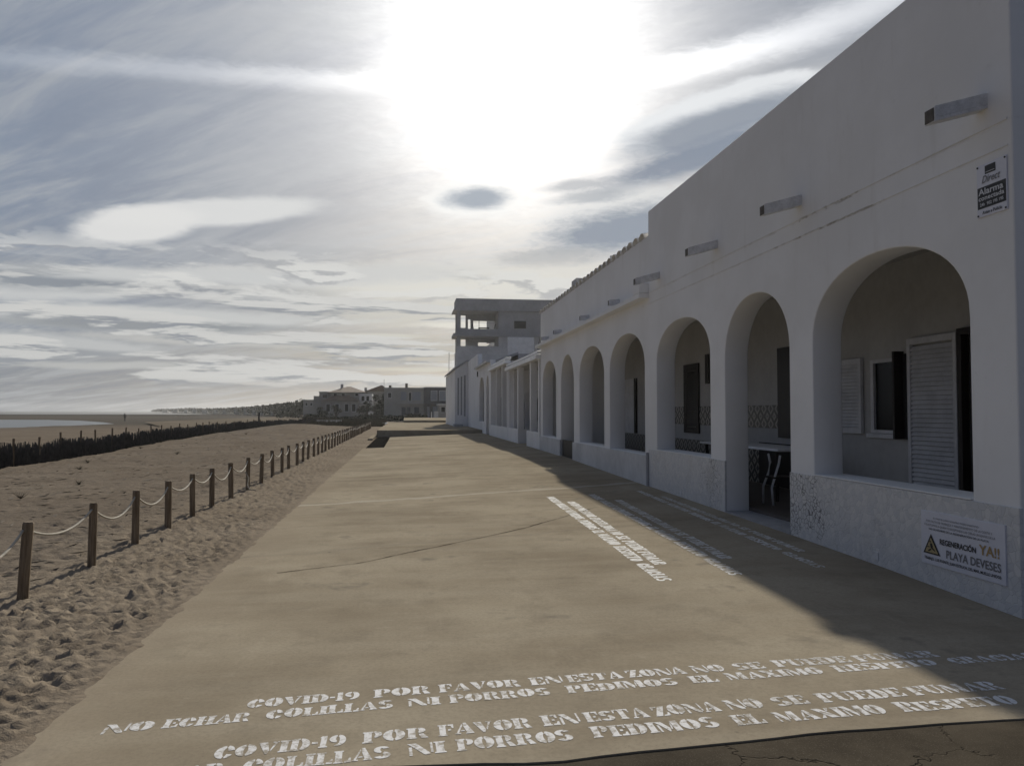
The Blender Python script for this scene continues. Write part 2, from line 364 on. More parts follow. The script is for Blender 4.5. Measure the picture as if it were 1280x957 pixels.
# ------------------------------------------------------------------ helpers
def link_obj(name, me, parent=None, m=None, smooth=False):
    o = bpy.data.objects.new(name, me); COL.objects.link(o)
    if parent is not None: o.parent = parent
    if m is not None and not me.materials: me.materials.append(m)
    if smooth:
        me.polygons.foreach_set('use_smooth', [True] * len(me.polygons))
    return o
def tag(o, label=None, cat=None, group=None, kind=None):
    if label: o['label'] = label
    if cat: o['category'] = cat
    if group: o['group'] = group
    if kind: o['kind'] = kind
    return o
def thing(name, label, cat, loc=(0, 0, 0), rz=0, group=None):
    o = bpy.data.objects.new(name, None); COL.objects.link(o); o.location = loc; o.rotation_euler = (0, 0, rz); o.empty_display_size = .3
    return tag(o, label, cat, group)
class MB:
    def __init__(s): s.v = []; s.f = []
    def box(s, x0, x1, y0, y1, z0, z1):
        b = len(s.v)
        s.v += [(x0, y0, z0), (x1, y0, z0), (x1, y1, z0), (x0, y1, z0), (x0, y0, z1), (x1, y0, z1), (x1, y1, z1), (x0, y1, z1)]
        s.f += [tuple(b + i for i in q) for q in ((0, 3, 2, 1), (4, 5, 6, 7), (0, 1, 5, 4), (1, 2, 6, 5), (2, 3, 7, 6), (3, 0, 4, 7))]
        return s
    def hexa(s, pts):                         # 8 points, bottom ring then top ring
        b = len(s.v); s.v += [tuple(p) for p in pts]
        s.f += [tuple(b + i for i in q) for q in ((0, 3, 2, 1), (4, 5, 6, 7), (0, 1, 5, 4), (1, 2, 6, 5), (2, 3, 7, 6), (3, 0, 4, 7))]
        return s
    def poly(s, pts):
        b = len(s.v); s.v += [tuple(p) for p in pts]; s.f.append(tuple(range(b, b + len(pts)))); return s
    def tube(s, pts, r, n=8, caps=True, radii=None):
        b = len(s.v); P = [Vector(p) for p in pts]
        for i, p in enumerate(P):
            t = (P[min(i + 1, len(P) - 1)] - P[max(i - 1, 0)]).normalized()
            a = Vector((0, 0, 1)) if abs(t.z) < .9 else Vector((1, 0, 0))
            u = t.cross(a).normalized(); w = t.cross(u).normalized()
            rr = radii[i] if radii else r
            for k in range(n):
                an = 2 * math.pi * k / n
                s.v.append(tuple(p + u * (rr * math.cos(an)) + w * (rr * math.sin(an))))
        for i in range(len(P) - 1):
            for k in range(n):
                s.f.append((b + i * n + k, b + i * n + (k + 1) % n, b + (i + 1) * n + (k + 1) % n, b + (i + 1) * n + k))
        if caps:
            s.f.append(tuple(b + k for k in range(n))); s.f.append(tuple(b + (len(P) - 1) * n + k for k in range(n)))
        return s
    def build(s, name, m, parent=None, smooth=False, bevel=0):
        me = bpy.data.meshes.new(name); me.from_pydata(s.v, [], s.f); me.validate()
        bm = bmesh.new(); bm.from_mesh(me); bmesh.ops.recalc_face_normals(bm, faces=bm.faces)
        if bevel:
            bmesh.ops.bevel(bm, geom=[e for e in bm.edges if len(e.link_faces) == 2 and e.calc_face_angle(0) > .5], offset=bevel, segments=2, affect='EDGES', profile=.6)
        bm.to_mesh(me); bm.free()
        return link_obj(name, me, parent, m, smooth)
DG = None
def curve_mesh(name, loops, ext):
    cu = bpy.data.curves.new(name, 'CURVE'); cu.dimensions = '2D'; cu.fill_mode = 'BOTH'; cu.extrude = ext
    for L in loops:
        sp = cu.splines.new('POLY'); sp.points.add(len(L) - 1); sp.use_cyclic_u = True
        for i, (a, b) in enumerate(L): sp.points[i].co = (a, b, 0, 1)
    o = bpy.data.objects.new(name, cu); me = bpy.data.meshes.new_from_object(o)
    bpy.data.objects.remove(o); bpy.data.curves.remove(cu)
    return me
def wall_x(name, x0, thick, outer, holes, m, parent=None, bevel=0.):     # wall along Y; outline in (Y, Z)
    me = curve_mesh(name, [outer] + holes, thick / 2)
    for v in me.vertices: u, w, t = v.co; v.co = (x0 + thick / 2 + t, u, w)
    fixn(me); return link_obj(name, me, parent, m)
def wall_y(name, y0, thick, outer, holes, m, parent=None):               # wall along X; outline in (X, Z)
    me = curve_mesh(name, [outer] + holes, thick / 2)
    for v in me.vertices: u, w, t = v.co; v.co = (u, y0 + thick / 2 + t, w)
    fixn(me); return link_obj(name, me, parent, m)
def fixn(me):
    bm = bmesh.new(); bm.from_mesh(me); bmesh.ops.remove_doubles(bm, verts=bm.verts, dist=1e-5); bmesh.ops.recalc_face_normals(bm, faces=bm.faces); bm.to_mesh(me); bm.free()
def arch(a0, a1, zb, zs, zt, n=28, p=2.15):
    c = (a0 + a1) / 2; r = (a1 - a0) / 2; pts = [(a0, zb)]
    for i in range(n + 1):
        an = math.pi * (1 - i / n); cx = math.cos(an); sx_ = math.sin(an)
        pts.append((c + r * math.copysign(abs(cx) ** (2 / p), cx), zs + (zt - zs) * abs(sx_) ** (2 / p)))
    pts.append((a1, zb)); return pts
def outline(y0, y1, z0, z1, doors=()):        # rectangle with arch notches cut up from the bottom
    o = [(y0, z0)]
    for a0, a1, zs, zt in sorted(doors): o += arch(a0, a1, z0, zs, zt)
    return o + [(y1, z0), (y1, z1), (y0, z1)]
def rect(a0, a1, z0, z1): return [(a0, z0), (a1, z0), (a1, z1), (a0, z1)]
F_ = 997.; _f = Vector((math.sin(R(7.6)) * math.cos(R(2.03)), math.cos(R(7.6)) * math.cos(R(2.03)), math.sin(R(2.03)))); _r = Vector((math.cos(R(7.6)), -math.sin(R(7.6)), 0)); _u = _r.cross(_f)
def at_y(px, py, y):                          # real-world point at depth y, measured once from the photograph
    d = _f + _r * ((px - 640) / F_) + _u * ((478.5 - py) / F_); t = y / d.y; return (d.x * t, y, 1.6 + d.z * t)
def at_z(px, py, z=0.):
    d = _f + _r * ((px - 640) / F_) + _u * ((478.5 - py) / F_); t = (z - 1.6) / d.z; return (d.x * t, d.y * t, z)
def sm(a, b, x):
    t = min(1, max(0, (x - a) / (b - a))); return t * t * (3 - 2 * t)
WZ = [(-20, -.02), (5.7, -.02), (7.6, .03), (9.5, .06), (11.5, .08), (15.3, .12), (22.6, .21), (28, .23), (34, .23), (50, .24), (90, .24)]
def gz(x, y):                                 # height of the promenade
    w = np.interp(y, [a for a, b in WZ], [b for a, b in WZ])
    t = min(1, max(0, (x + 1.5) / 6.3)); return float(w) * t

# ------------------------------------------------------------------ ground
def grid_mesh(name, xs, ys, zf, m, parent=None, skirt=0.):
    nx, ny = len(xs), len(ys); xx, yy = np.meshgrid(xs, ys)
    zz = zf(xx, yy); v = np.stack([xx, yy, zz], -1).reshape(-1, 3)
    i = np.arange(nx * ny).reshape(ny, nx)
    f = np.stack([i[:-1, :-1], i[:-1, 1:], i[1:, 1:], i[1:, :-1]], -1).reshape(-1, 4)
    me = bpy.data.meshes.new(name); me.vertices.add(len(v)); me.vertices.foreach_set('co', v.ravel().astype(np.float32))
    me.loops.add(f.size); me.loops.foreach_set('vertex_index', f.ravel().astype(np.int32))
    me.polygons.add(len(f)); me.polygons.foreach_set('loop_start', np.arange(0, f.size, 4, dtype=np.int32)); me.polygons.foreach_set('loop_total', np.full(len(f), 4, dtype=np.int32))
    me.update(); me.validate(); return link_obj(name, me, parent, m, True)

# promenade slab (with the near edge curving away over the old asphalt)
def near_edge(x):
    return float(np.interp(x, [-2, -.27, .64, 1.52, 2.32, 3.23, 5.5, 9], [3.72, 3.73, 3.67, 3.77, 3.85, 3.87, 3.92, 3.95])) + .006 * math.sin(x * 7) + .003 * math.sin(x * 23)
ys = np.concatenate([np.arange(0, 12, .25), np.arange(12, 46.4, .9)]); ys = ys[ys < 46.2]
def prom():
    mb = MB(); xs = list(np.linspace(-1.84, 9.0, 60)); n = len(xs); rows = []
    for j, t in enumerate(ys):
        row = []
        for x in xs:
            e = near_edge(x); y = e + t * (50 - e) / 46.2 if t > 4 else e + t
            y = e + t / ys[-1] * (50 - e)
            row.append((x, y, gz(x, y)))
        rows.append(row)
    for r_ in rows: mb.v += r_
    for j in range(len(rows) - 1):
        for i in range(n - 1):
            cx = (rows[j][i][0] + rows[j][i + 1][0]) / 2; cy = rows[j][i][1]
            if cx < -.98 and cy > 34.6: continue
            mb.f.append((j * n + i, j * n + i + 1, (j + 1) * n + i + 1, (j + 1) * n + i))
    # edge faces
    def side(pts, dz=.22):
        b = len(mb.v)
        for p in pts: mb.v.append(p); mb.v.append((p[0], p[1], p[2] - dz))
        for k in range(len(pts) - 1): mb.f.append((b + 2 * k, b + 2 * k + 2, b + 2 * k + 3, b + 2 * k + 1))
    side([r_[0] for r_ in rows if r_[0][1] < 35.4]); side(rows[0])
    me = bpy.data.meshes.new('promenade'); me.from_pydata(mb.v, [], mb.f); me.validate()
    o = link_obj('promenade', me, None, M_conc, False); return tag(o, kind='structure')
prom()
# a thin crack running across the slab
def ribbon(name, pts, w, m, parent=None, lift=.004, kind='structure'):
    mb = MB(); P = [Vector(p) for p in pts]; L = []; 
    for i, p in enumerate(P):
        t = (P[min(i + 1, len(P) - 1)] - P[max(i - 1, 0)]); t = Vector((t.x, t.y)).normalized(); nn = Vector((-t.y, t.x))
        ww = w * (.4 + .9 * random.random()) / 2
        for s_ in (-1, 1):
            x, y = p.x + nn.x * ww * s_, p.y + nn.y * ww * s_; mb.v.append((x, y, gz(x, y) + lift))
    for i in range(len(P) - 1): mb.f.append((2 * i, 2 * i + 1, 2 * i + 3, 2 * i + 2))
    return tag(mb.build(name, m, parent), kind=kind)
def wig(a, b, n, amp):
    out = []; o = 0
    for i in range(n + 1):
        t = i / n; o += random.uniform(-amp, amp); o *= .9; out.append((a[0] + (b[0] - a[0]) * t + o * .4, a[1] + (b[1] - a[1]) * t + o))
    return out
M_crack = simple('crack_dirt', (.07, .058, .045), .95, spec=0.)
cr = wig((-1.25, 8.2), (-.3, 8.75), 14, .03)[:-1] + wig((-.3, 8.75), (1.65, 10.72), 30, .03)[:-1] + wig((1.65, 10.72), (3.02, 12.5), 24, .04)
ribbon('slab_crack', [(x, y, 0) for x, y in cr], .015, M_crack)
ribbon('slab_crack', [(x, y, 0) for x, y in wig((-1.7, 12.6), (.9, 13.4), 30, .025)], .006, M_crack)
for yj in (18.6, 25.2, 33.1): ribbon('slab_joint', [(x, yj + (x + 1.8) * .05 + .01 * math.sin(x * 3), 0) for x in np.arange(-1.6 if yj < 34 else -.9, 4.7, .3)], .022, M_crack)
# asphalt in the foreground, town ground, terraces
def az_(xx, yy): return -.035 + 0 * xx + .006 * np.sin(xx * 2.1) * np.sin(yy * 1.7)
tag(grid_mesh('road', np.arange(-1.84, 30, .4), np.arange(-24, 5.8, .4), lambda a, b: np.where(b > 4.2, -.12, -.007 - .02 * np.clip((a + 1.5) / 6.3, 0, 1) + .002 * np.sin(a * 2.1) * np.sin(b * 1.7)), M_asph), kind='structure')
tag(MB().box(-1.75, 9, 50, 84, .0, .43).build('terrace', M_conc, bevel=.01), kind='structure')
tag(MB().box(-.2, 9, 84, 118, .0, .66).build('upper_terrace', M_conc, bevel=.01), kind='structure')
tag(MB().box(-1.9, -1.0, 34.62, 49.9, -.3, -.012).build('recess_floor', M_notch), kind='structure')
tag(MB().box(-2.05, -1.78, 44.5, 52.5, -.3, .10).build('recess_kerb', M_conc), kind='structure')
tag(MB().poly([(-12, 50, -.06), (400, 50, -.06), (400, 1600, -.06), (-40, 1600, -.06), (-40, 130, -.06)]).build('town_ground', M_ground), kind='structure')
tag(MB().poly([(8.9, 5, -.045), (400, 5, -.045), (400, 50.1, -.045), (8.9, 50.1, -.045)]).build('back_ground', M_ground), kind='structure')

# beach: heightmap with footprints
HX0, HX1, HY0, HY1, HR = -13., -1.6, 2., 46., .02
nx, ny = int((HX1 - HX0) / HR), int((HY1 - HY0) / HR); H = np.zeros((ny, nx), np.float32)
def stamp(x, y, a, b, th, d):
    rr = max(a, b) * 1.9; i0 = int((x - rr - HX0) / HR); i1 = int((x + rr - HX0) / HR); j0 = int((y - rr - HY0) / HR); j1 = int((y + rr - HY0) / HR)
    if i0 < 0 or j0 < 0 or i1 >= nx or j1 >= ny: return
    gx = HX0 + (np.arange(i0, i1) + .5) * HR - x; gy = HY0 + (np.arange(j0, j1) + .5) * HR - y
    GX, GY = np.meshgrid(gx, gy); c, s_ = math.cos(th), math.sin(th)
    q = ((GX * c + GY * s_) / a) ** 2 + ((-GX * s_ + GY * c) / b) ** 2
    H[j0:j1, i0:i1] += (-d * np.exp(-q * 1.6) + .55 * d * np.exp(-(np.sqrt(q) - 1.35) ** 2 * 7)).astype(np.float32)
for k in range(34000):
    y = 2 + 44 * random.random() ** 1.15; x = random.uniform(-3.3, -1.85) if random.random() < .6 else random.uniform(-4.6, -2.6)
    if x < -3.2 and random.random() < .6: continue
    stamp(x, y, random.uniform(.04, .085), random.uniform(.026, .045), random.gauss(.2, .6), random.uniform(.006, .022))
for k in range(12000):
    y = 2 + 44 * random.random(); x = random.uniform(-13, -3.3); stamp(x, y, random.uniform(.06, .20), random.uniform(.035, .08), random.gauss(.2, .6), random.uniform(.005, .024))
def nz(xx, yy, seed, sc_):
    r_ = np.random.default_rng(seed); o = 0 * xx
    for _ in range(9):
        a = r_.uniform(0, 6.28); k = sc_ * r_.uniform(.6, 2.2); o = o + np.sin((xx * np.cos(a) + yy * np.sin(a)) * k + r_.uniform(0, 6.28)) / (k / sc_)
    return o / 6
def zb(xx, yy):
    t = np.clip((-xx - 14) / 40, 0, 1); t = t * t * (3 - 2 * t); far = np.clip((yy - 560) / 60, 0, 1)
    mound = .55 * np.exp(-((xx + 9.2) / 2.8) ** 2 - ((yy - 66) / 16.) ** 2)
    return -.5 * t - .7 * far + mound * (yy < 119)
def hn(xx, yy):
    ii = np.clip((xx - HX0) / HR - .5, 0, nx - 1.01); jj = np.clip((yy - HY0) / HR - .5, 0, ny - 1.01)
    i = ii.astype(int); j = jj.astype(int); a = ii - i; b = jj - j
    h = H[j, i] * (1 - a) * (1 - b) + H[j, i + 1] * a * (1 - b) + H[j + 1, i] * (1 - a) * b + H[j + 1, i + 1] * a * b
    ins = (xx > HX0) & (yy < HY1); h = np.where(ins, h, 0)
    edge = np.clip((-xx - 1.83) / .25, 0, 1)
    u = .05 * nz(xx, yy, 3, .9) + .022 * nz(xx, yy, 4, 3.2) + .010 * nz(xx, yy, 5, 9.)
    u = u * np.clip((-xx - 2.) / 2., 0.15, 1) * np.clip((-xx - 1.8) / .5, 0, 1) * np.clip((118 - yy) / 10, 0, 1) * np.clip((60 + xx) / 8, 0, 1)
    over = np.clip((xx + 1.86) / .20, 0, 1)
    spill = (.007 + .007 * nz(xx, yy, 9, 7.) + .005 * nz(xx, yy, 10, 22.)) * (over > 0) - .030 * over
    return zb(xx, yy) + u + h * (.25 + .75 * edge) - .004 * (over == 0) + spill
xs = -1.66 - .02 * (1.0080 ** np.arange(0, 404) - 1) / .0080; ysn = 1.8 + .022 * (1.005 ** np.arange(0, 672) - 1) / .005
xs = xs[::-1]; XE, YE = xs[0], ysn[-1]
tag(grid_mesh('beach', xs, ysn, hn, M_sand), kind='structure')
cx = np.concatenate([np.arange(-900, XE - 8, 12.), np.arange(XE - 4, 8, 4.)]); cy = np.concatenate([np.arange(-80, 1.8, 8.), [1.7], np.arange(6, 112, 5.), np.arange(113, 135, 2.), np.arange(140, 640, 10.)])
def zc(xx, yy):
    ins = (xx > XE + 3) & (yy > 3) & (yy < YE - 3); return np.where(ins, zb(xx, yy) - .9, np.where((xx > -3) & (yy < 119), -.6, zb(xx, yy) - .02))
tag(grid_mesh('beach', cx, cy, zc, M_sand), kind='structure')
bpy.data.objects['beach.001'].name = 'far_beach'
tag(MB().poly([(-30000, -2000, -1.0), (-20, -2000, -1.0), (-20, 610, -1.0), (3000, 1200, -1.0), (3000, 30000, -1.0), (-30000, 30000, -1.0)]).build('sea', M_sea), kind='structure')
lag = [(-240, 232), (-150, 224)] + [at_z(*p, -.5)[:2] for p in [(0, 524.4), (60, 524.6), (100, 525.6), (128, 527.6), (143, 529.6), (128, 531.2), (100, 532.6), (60, 535.5), (0, 541)]] + [(-70, 90), (-150, 84), (-240, 90)]
tag(MB().poly([(x, y, -.49) for x, y in lag]).build('lagoon', M_lagoon), kind='structure')
# ------------------------------------------------------------------ house with the long gallery (nearest)
XW, TW = 4.8, .37
def scupper(parent, y, x1, zt, zw, w=.135):
    mb = MB(); h = .05
    # open half channel: bottom and two cheeks, sloping down and outwards
    for (ya, yb, za, zb_) in ((y - w / 2, y + w / 2, 0, .03), (y - w / 2, y - w / 2 + .025, .03, .13), (y + w / 2 - .025, y + w / 2, .03, .13)):
        mb.hexa([(x1, ya, zt + za), (XW + .02, ya, zw + za), (XW + .02, yb, zw + za), (x1, yb, zt + za), (x1, ya, zt + zb_), (XW + .02, ya, zw + zb_), (XW + .02, yb, zw + zb_), (x1, yb, zt + zb_)])
    o = mb.build('rain_spout', M_scup, parent, bevel=.004)
    MB().hexa([(x1 - .006, y - w / 2 + .012, zt + .010), (x1 + .03, y - w / 2 + .012, zt + .012), (x1 + .03, y + w / 2 - .012, zt + .012), (x1 - .006, y + w / 2 - .012, zt + .010),
               (x1 - .006, y - w / 2 + .012, zt + .118), (x1 + .03, y - w / 2 + .012, zt + .12), (x1 + .03, y + w / 2 - .012, zt + .12), (x1 - .006, y + w / 2 - .012, zt + .118)]).build('spout_mouth', M_mouth, o)
def louvre(parent, name, x, y0, y1, z0, z1, m=None, out_=.05, slat=.055):
    m = m or M_shut
    o = MB().box(x - out_, x, y0, y0 + .07, z0, z1).box(x - out_, x, y1 - .07, y1, z0, z1).box(x - out_, x, y0 + .07, y1 - .07, z0, z0 + .09).box(x - out_, x, y0 + .07, y1 - .07, z1 - .09, z1).build(name, m, parent, bevel=.004)
    mb = MB(); z = z0 + .10
    while z < z1 - .13:
        mb.hexa([(x - out_ + .003, y0 + .07, z), (x - out_ + .015, y0 + .07, z - .006), (x - out_ + .015, y1 - .07, z - .006), (x - out_ + .003, y1 - .07, z),
                 (x - .016, y0 + .07, z + slat), (x - .004, y0 + .07, z + slat - .006), (x - .004, y1 - .07, z + slat - .006), (x - .016, y1 - .07, z + slat)]); z += slat
    mb.build('slats', m, o); return o
A0, A1 = 5.72, 15.36
ha = thing('arcade_house', 'tall white house with three arches and a plain high parapet, nearest on the right', 'house', (XW, 10, 0))
def par(o, p):                                # parent while keeping the world position
    o.parent = p; o.matrix_parent_inverse = Matrix.Translation(-Vector(p.location)); return o
class H_:                                     # wrapper: build in world coordinates, then parent
    pass
_build = MB.build
def adopt(root):
    for o in list(COL.objects):
        if o.parent == root and not o.get('_ok'):
            o.matrix_parent_inverse = Matrix.Translation(-Vector(root.location)); o['_ok'] = 1
fw = wall_x('front_wall', XW, TW, outline(A0, A1, -.3, 5.6, [(9.5, 11.56, 2.35, 3.24)]),
            [arch(6.25, 8.92, .85, 2.42, 3.235), arch(12.15, 14.88, .86, 2.50, 3.235)], M_plaster, ha)
# broken tile dado, 14 mm proud of the wall, between and under the openings
for a, b, t in ((A0 - .004, 9.5, .838), (11.56, A1 + .004, .852)): MB().box(XW - .014, XW + .02, a, b, -.25, t).build('tiled_dado', M_dado, ha, bevel=.004)
MB().box(XW - .017, XW + TW + .03, 6.255, 8.915, .843, .857).build('sill', M_plaster, ha, bevel=.006)
MB().box(XW - .017, XW + TW + .03, 12.155, 14.875, .853, .867).build('sill', M_plaster, ha, bevel=.006)
cb = MB(); cb.box(XW - .008, XW + .01, A0 + .05, A1, 3.955, 3.972); cb.box(XW - .008, XW + .01, A0 + .05, A1, 3.74, 3.75)
cb.build('moulding_lines', M_plaster, ha)
MB().box(XW + TW, 13, A0, A0 + .3, -.3, 5.6).build('end_wall', M_plaster, ha)
MB().box(XW + TW, 13, A1 - .3, A1 - .001, 4.02, 5.595).build('end_wall', M_plaster, ha)
MB().box(XW + TW, 12.9, A0 + .3, A1 - .001, 3.78, 4.0).build('roof', M_ceil, ha)
MB().box(XW + TW, 7.1, A0 + .3, A1 - .001, -.2, .15).build('gallery_floor', M_gfloor, ha)
MB().box(XW - .02, XW + TW, 9.505, 11.555, -.2, .10).build('threshold', M_thr, ha)
XB = 7.1
wall_x('back_wall', XB, .25, rect(A0 + .3, A1 - .001, .15, 3.78), [rect(10.74, 11.42, 1.27, 2.38), rect(8.2, 9.36, .16, 2.60)], M_ceil, ha)
MB().box(XB + .12, XB + .14, 10.0, 12.2, 1.0, 2.6).build('room_dark', M_dark, ha)  # black sheets stand in for the unlit room behind window and door
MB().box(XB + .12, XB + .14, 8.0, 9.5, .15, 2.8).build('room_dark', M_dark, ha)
# window: frame with a pane, shutters folded back either side
wf = MB().box(XB - .02, XB + .06, 10.74, 10.80, 1.27, 2.38).box(XB - .02, XB + .06, 11.34, 11.42, 1.27, 2.38).box(XB - .02, XB + .06, 10.80, 11.34, 1.27, 1.32).box(XB - .02, XB + .06, 10.80, 11.34, 2.33, 2.38).build('window', M_shut, ha)
MB().box(XB + .02, XB + .03, 10.80, 11.34, 1.32, 2.33).build('pane', M_glass, wf)
MB().box(XB - .05, XB + .0, 10.66, 11.5, 1.20, 1.262).build('window_sill', M_shut, ha)
louvre(ha, 'shutter', XB - .012, 11.62, 12.32, 1.25, 2.43)
MB().box(XB - .16, XB - .001, 10.60, 10.65, 1.20, 2.46).build('shutter', M_darkwood, ha, bevel=.004)
MB().box(XB - .06, XB - .001, 10.47, 10.55, 1.20, 2.42).build('shutter_stay', M_dark, ha, bevel=.004)
louvre(ha, 'door_shutter', XB - .03, 9.40, 10.42, .17, 2.62, out_=.055, slat=.062)
df = MB().box(XB - .09, XB + .02, 9.30, 9.38, .15, 2.66).box(XB - .09, XB + .02, 8.14, 8.22, .15, 2.66).box(XB - .09, XB + .02, 8.22, 9.30, 2.58, 2.66).build('door_frame', M_darkwood, ha)
MB().box(XB + .03, XB + .07, 8.25, 9.28, .16, 2.57).build('door', M_trunk, ha)
# tile bands and dark shuttered windows further along the gallery
MB().box(XB - .014, XB + .005, 12.9, A1 - .002, 1.27, 1.72).build('tile_band', M_tiles, ha)
MB().box(XB - .016, XB + .005, 12.95, A1 - .002, .16, .98).build('dark_skirting', M_skirt, ha)
MB().box(XB - .05, XB, 13.6, 14.45, 1.10, 2.80).build('dark_shutter', M_dark, ha)
for y, zt in ((6.05, 3.99), (9.2, 3.99), (11.85, 4.0), (14.7, 4.0)): scupper(ha, y, 4.32, zt, zt + .14)
MB().box(XW - .022, XW + .004, 7.62, 7.72, .085, .165).build('outlet_box', M_scup, ha, bevel=.003)
MB().box(XW - .02, XW + .004, 13.5, 13.58, .12, .2).build('outlet_box', M_scup, ha, bevel=.003)
MB().tube([(XW - .035, A1 + .03, .12), (XW - .035, A1 + .03, .78)], .03, 10).build('drain_pipe', M_greyd, ha)
adopt(ha)

# table and chair standing in the gallery
tb = thing('table', 'long white topped table inside the gallery behind the door arch', 'table', (6.2, 13.2, .15))
MB().box(5.85, 6.65, 12.0, 15.4, .96, 1.0).build('tabletop', M_white, tb, bevel=.01)
for x in (5.93, 6.57):
    for y in (12.2, 15.2): MB().tube([(x, y, .15), (x, y, .96)], .03, 8).build('leg', M_darkwood, tb)
adopt(tb)
ch = thing('chair', 'pale curved tube chair beside the white topped table', 'chair', (5.75, 11.9, .15))
MB().tube([(5.62, 12.05, .15), (5.60, 12.0, .42), (5.66, 11.95, .62), (5.72, 12.0, .80), (5.74, 12.1, .92)], .018, 8).build('frame', M_shut, ch, True)
MB().tube([(5.62, 11.7, .15), (5.60, 11.7, .42), (5.66, 11.7, .62), (5.72, 11.7, .80), (5.74, 11.7, .92)], .018, 8).build('frame', M_shut, ch, True)
MB().box(5.62, 6.0, 11.68, 12.04, .56, .59).build('seat', M_darkwood, ch, bevel=.008)
adopt(ch)

# ------------------------------------------------------------------ second house with ledge and tiled coping
B0, B1 = 15.365, 28.25
hb = thing('arcade_house', 'lower white house with four arches and a wavy tile coping, adjoining the tall one', 'house', (XW, 22, 0))
BX = XW + .01
wall_x('front_wall', BX, TW, outline(B0, B1, -.3, 5.12, [(22.57, 24.48, 2.4, 3.30)]), [arch(15.67, 18.48, .72, 2.5, 3.30), arch(19.02, 21.82, .74, 2.5, 3.30), arch(25.28, 27.85, .74, 2.5, 3.30)], M_plaster, hb)
for a, b in ((B0 + .08, 22.57), (24.48, B1)): MB().box(BX - .05, BX + .02, a, b, -.25, .715).build('plinth', M_grey, hb, bevel=.008)
MB().box(BX - .20, BX + .01, B0 + .0, B1 + .03, 3.86, 3.96).build('ledge', M_plaster, hb, bevel=.01)
MB().box(BX - .20, BX + .01, B0 + .002, B0 + .5, 3.965, 4.16).build('ledge_block', M_plaster, hb, bevel=.01)
tr = MB(); y = B0 + .12
while y < B1 - .1:
    for k in range(8):
        a0 = math.pi * k / 8; a1 = math.pi * (k + 1) / 8; r_ = .19
        P = [(XW - .05, y + .19 - r_ * math.cos(a0), 5.09 + .13 * math.sin(a0)), (XW + .42, y + .19 - r_ * math.cos(a0), 5.15 + .13 * math.sin(a0)), (XW + .42, y + .19 - r_ * math.cos(a1), 5.15 + .13 * math.sin(a1)), (XW - .05, y + .19 - r_ * math.cos(a1), 5.09 + .13 * math.sin(a1))]
        tr.poly(P)
    y += .44
tr.build('coping_tiles', M_tilerow, hb)
MB().box(BX + TW, 12.9, B0, B1 - .25, 3.78, 4.0).build('roof', M_ceil, hb)
MB().box(BX + TW, 12.9, B1 - .25, B1, -.2, 4.95).build('end_wall', M_plaster, hb)
MB().box(BX + TW, 7.1, B0, B1 - .25, -.2, .15).build('gallery_floor', M_gfloor, hb)
wall_x('back_wall', XB + .01, .25, rect(B0, B1 - .25, .25, 3.78), [], M_ceil, hb)
fr = MB().box(XB - .04, XB + .005, 18.66, 18.74, 1.06, 2.78).box(XB - .04, XB + .005, 19.6, 19.68, 1.06, 2.78).box(XB - .04, XB + .005, 18.74, 19.6, 2.70, 2.78).box(XB - .04, XB + .005, 18.74, 19.6, 1.06, 1.12).build('window', M_darkwood, hb)
louvre(fr, 'shutter', XB - .002, 18.75, 19.59, 1.125, 2.695, M_darkwood, .035)
MB().box(XB - .03, XB + .006, 18.0, 18.22, 2.25, 2.95).build('wall_panel', M_darkwood, hb)
MB().box(XB - .014, XB + .0095, B0 + .001, 18.64, 1.27, 1.72).build('tile_band', M_tiles, hb)
MB().box(XB - .014, XB + .0095, 19.70, 21.2, 1.27, 1.72).build('tile_band', M_tiles, hb)
MB().box(XB - .016, XB + .0095, B0 + .001, 27.9, .16, .90).build('tile_band', M_tiles, hb)
MB().box(XB - .04, XB + .006, 24.2, 25.3, .92, 2.62).build('door', M_shut, hb)
MB().box(XB - .06, XB + .006, 23.95, 24.1, .92, 2.62).build('door_jamb', M_darkwood, hb)
MB().box(BX + .03, BX + .08, 22.6, 24.45, .14, .72).build('door_gate', M_skirt, hb)
for y in (17.6, 20.6, 24.4, 26.6): scupper(hb, y, 4.56, 3.99, 4.02, .09)
MB().tube([(XW + .2, 19.0, 5.1), (XW + .2, 19.0, 5.42)], .03, 8).build('vent_pipe', M_greyd, hb)
MB().box(5.6, 6.3, 25.8, 26.6, 5.3 - 1.3, 6.02).build('chimney', M_greyd, hb, bevel=.01)
adopt(hb)

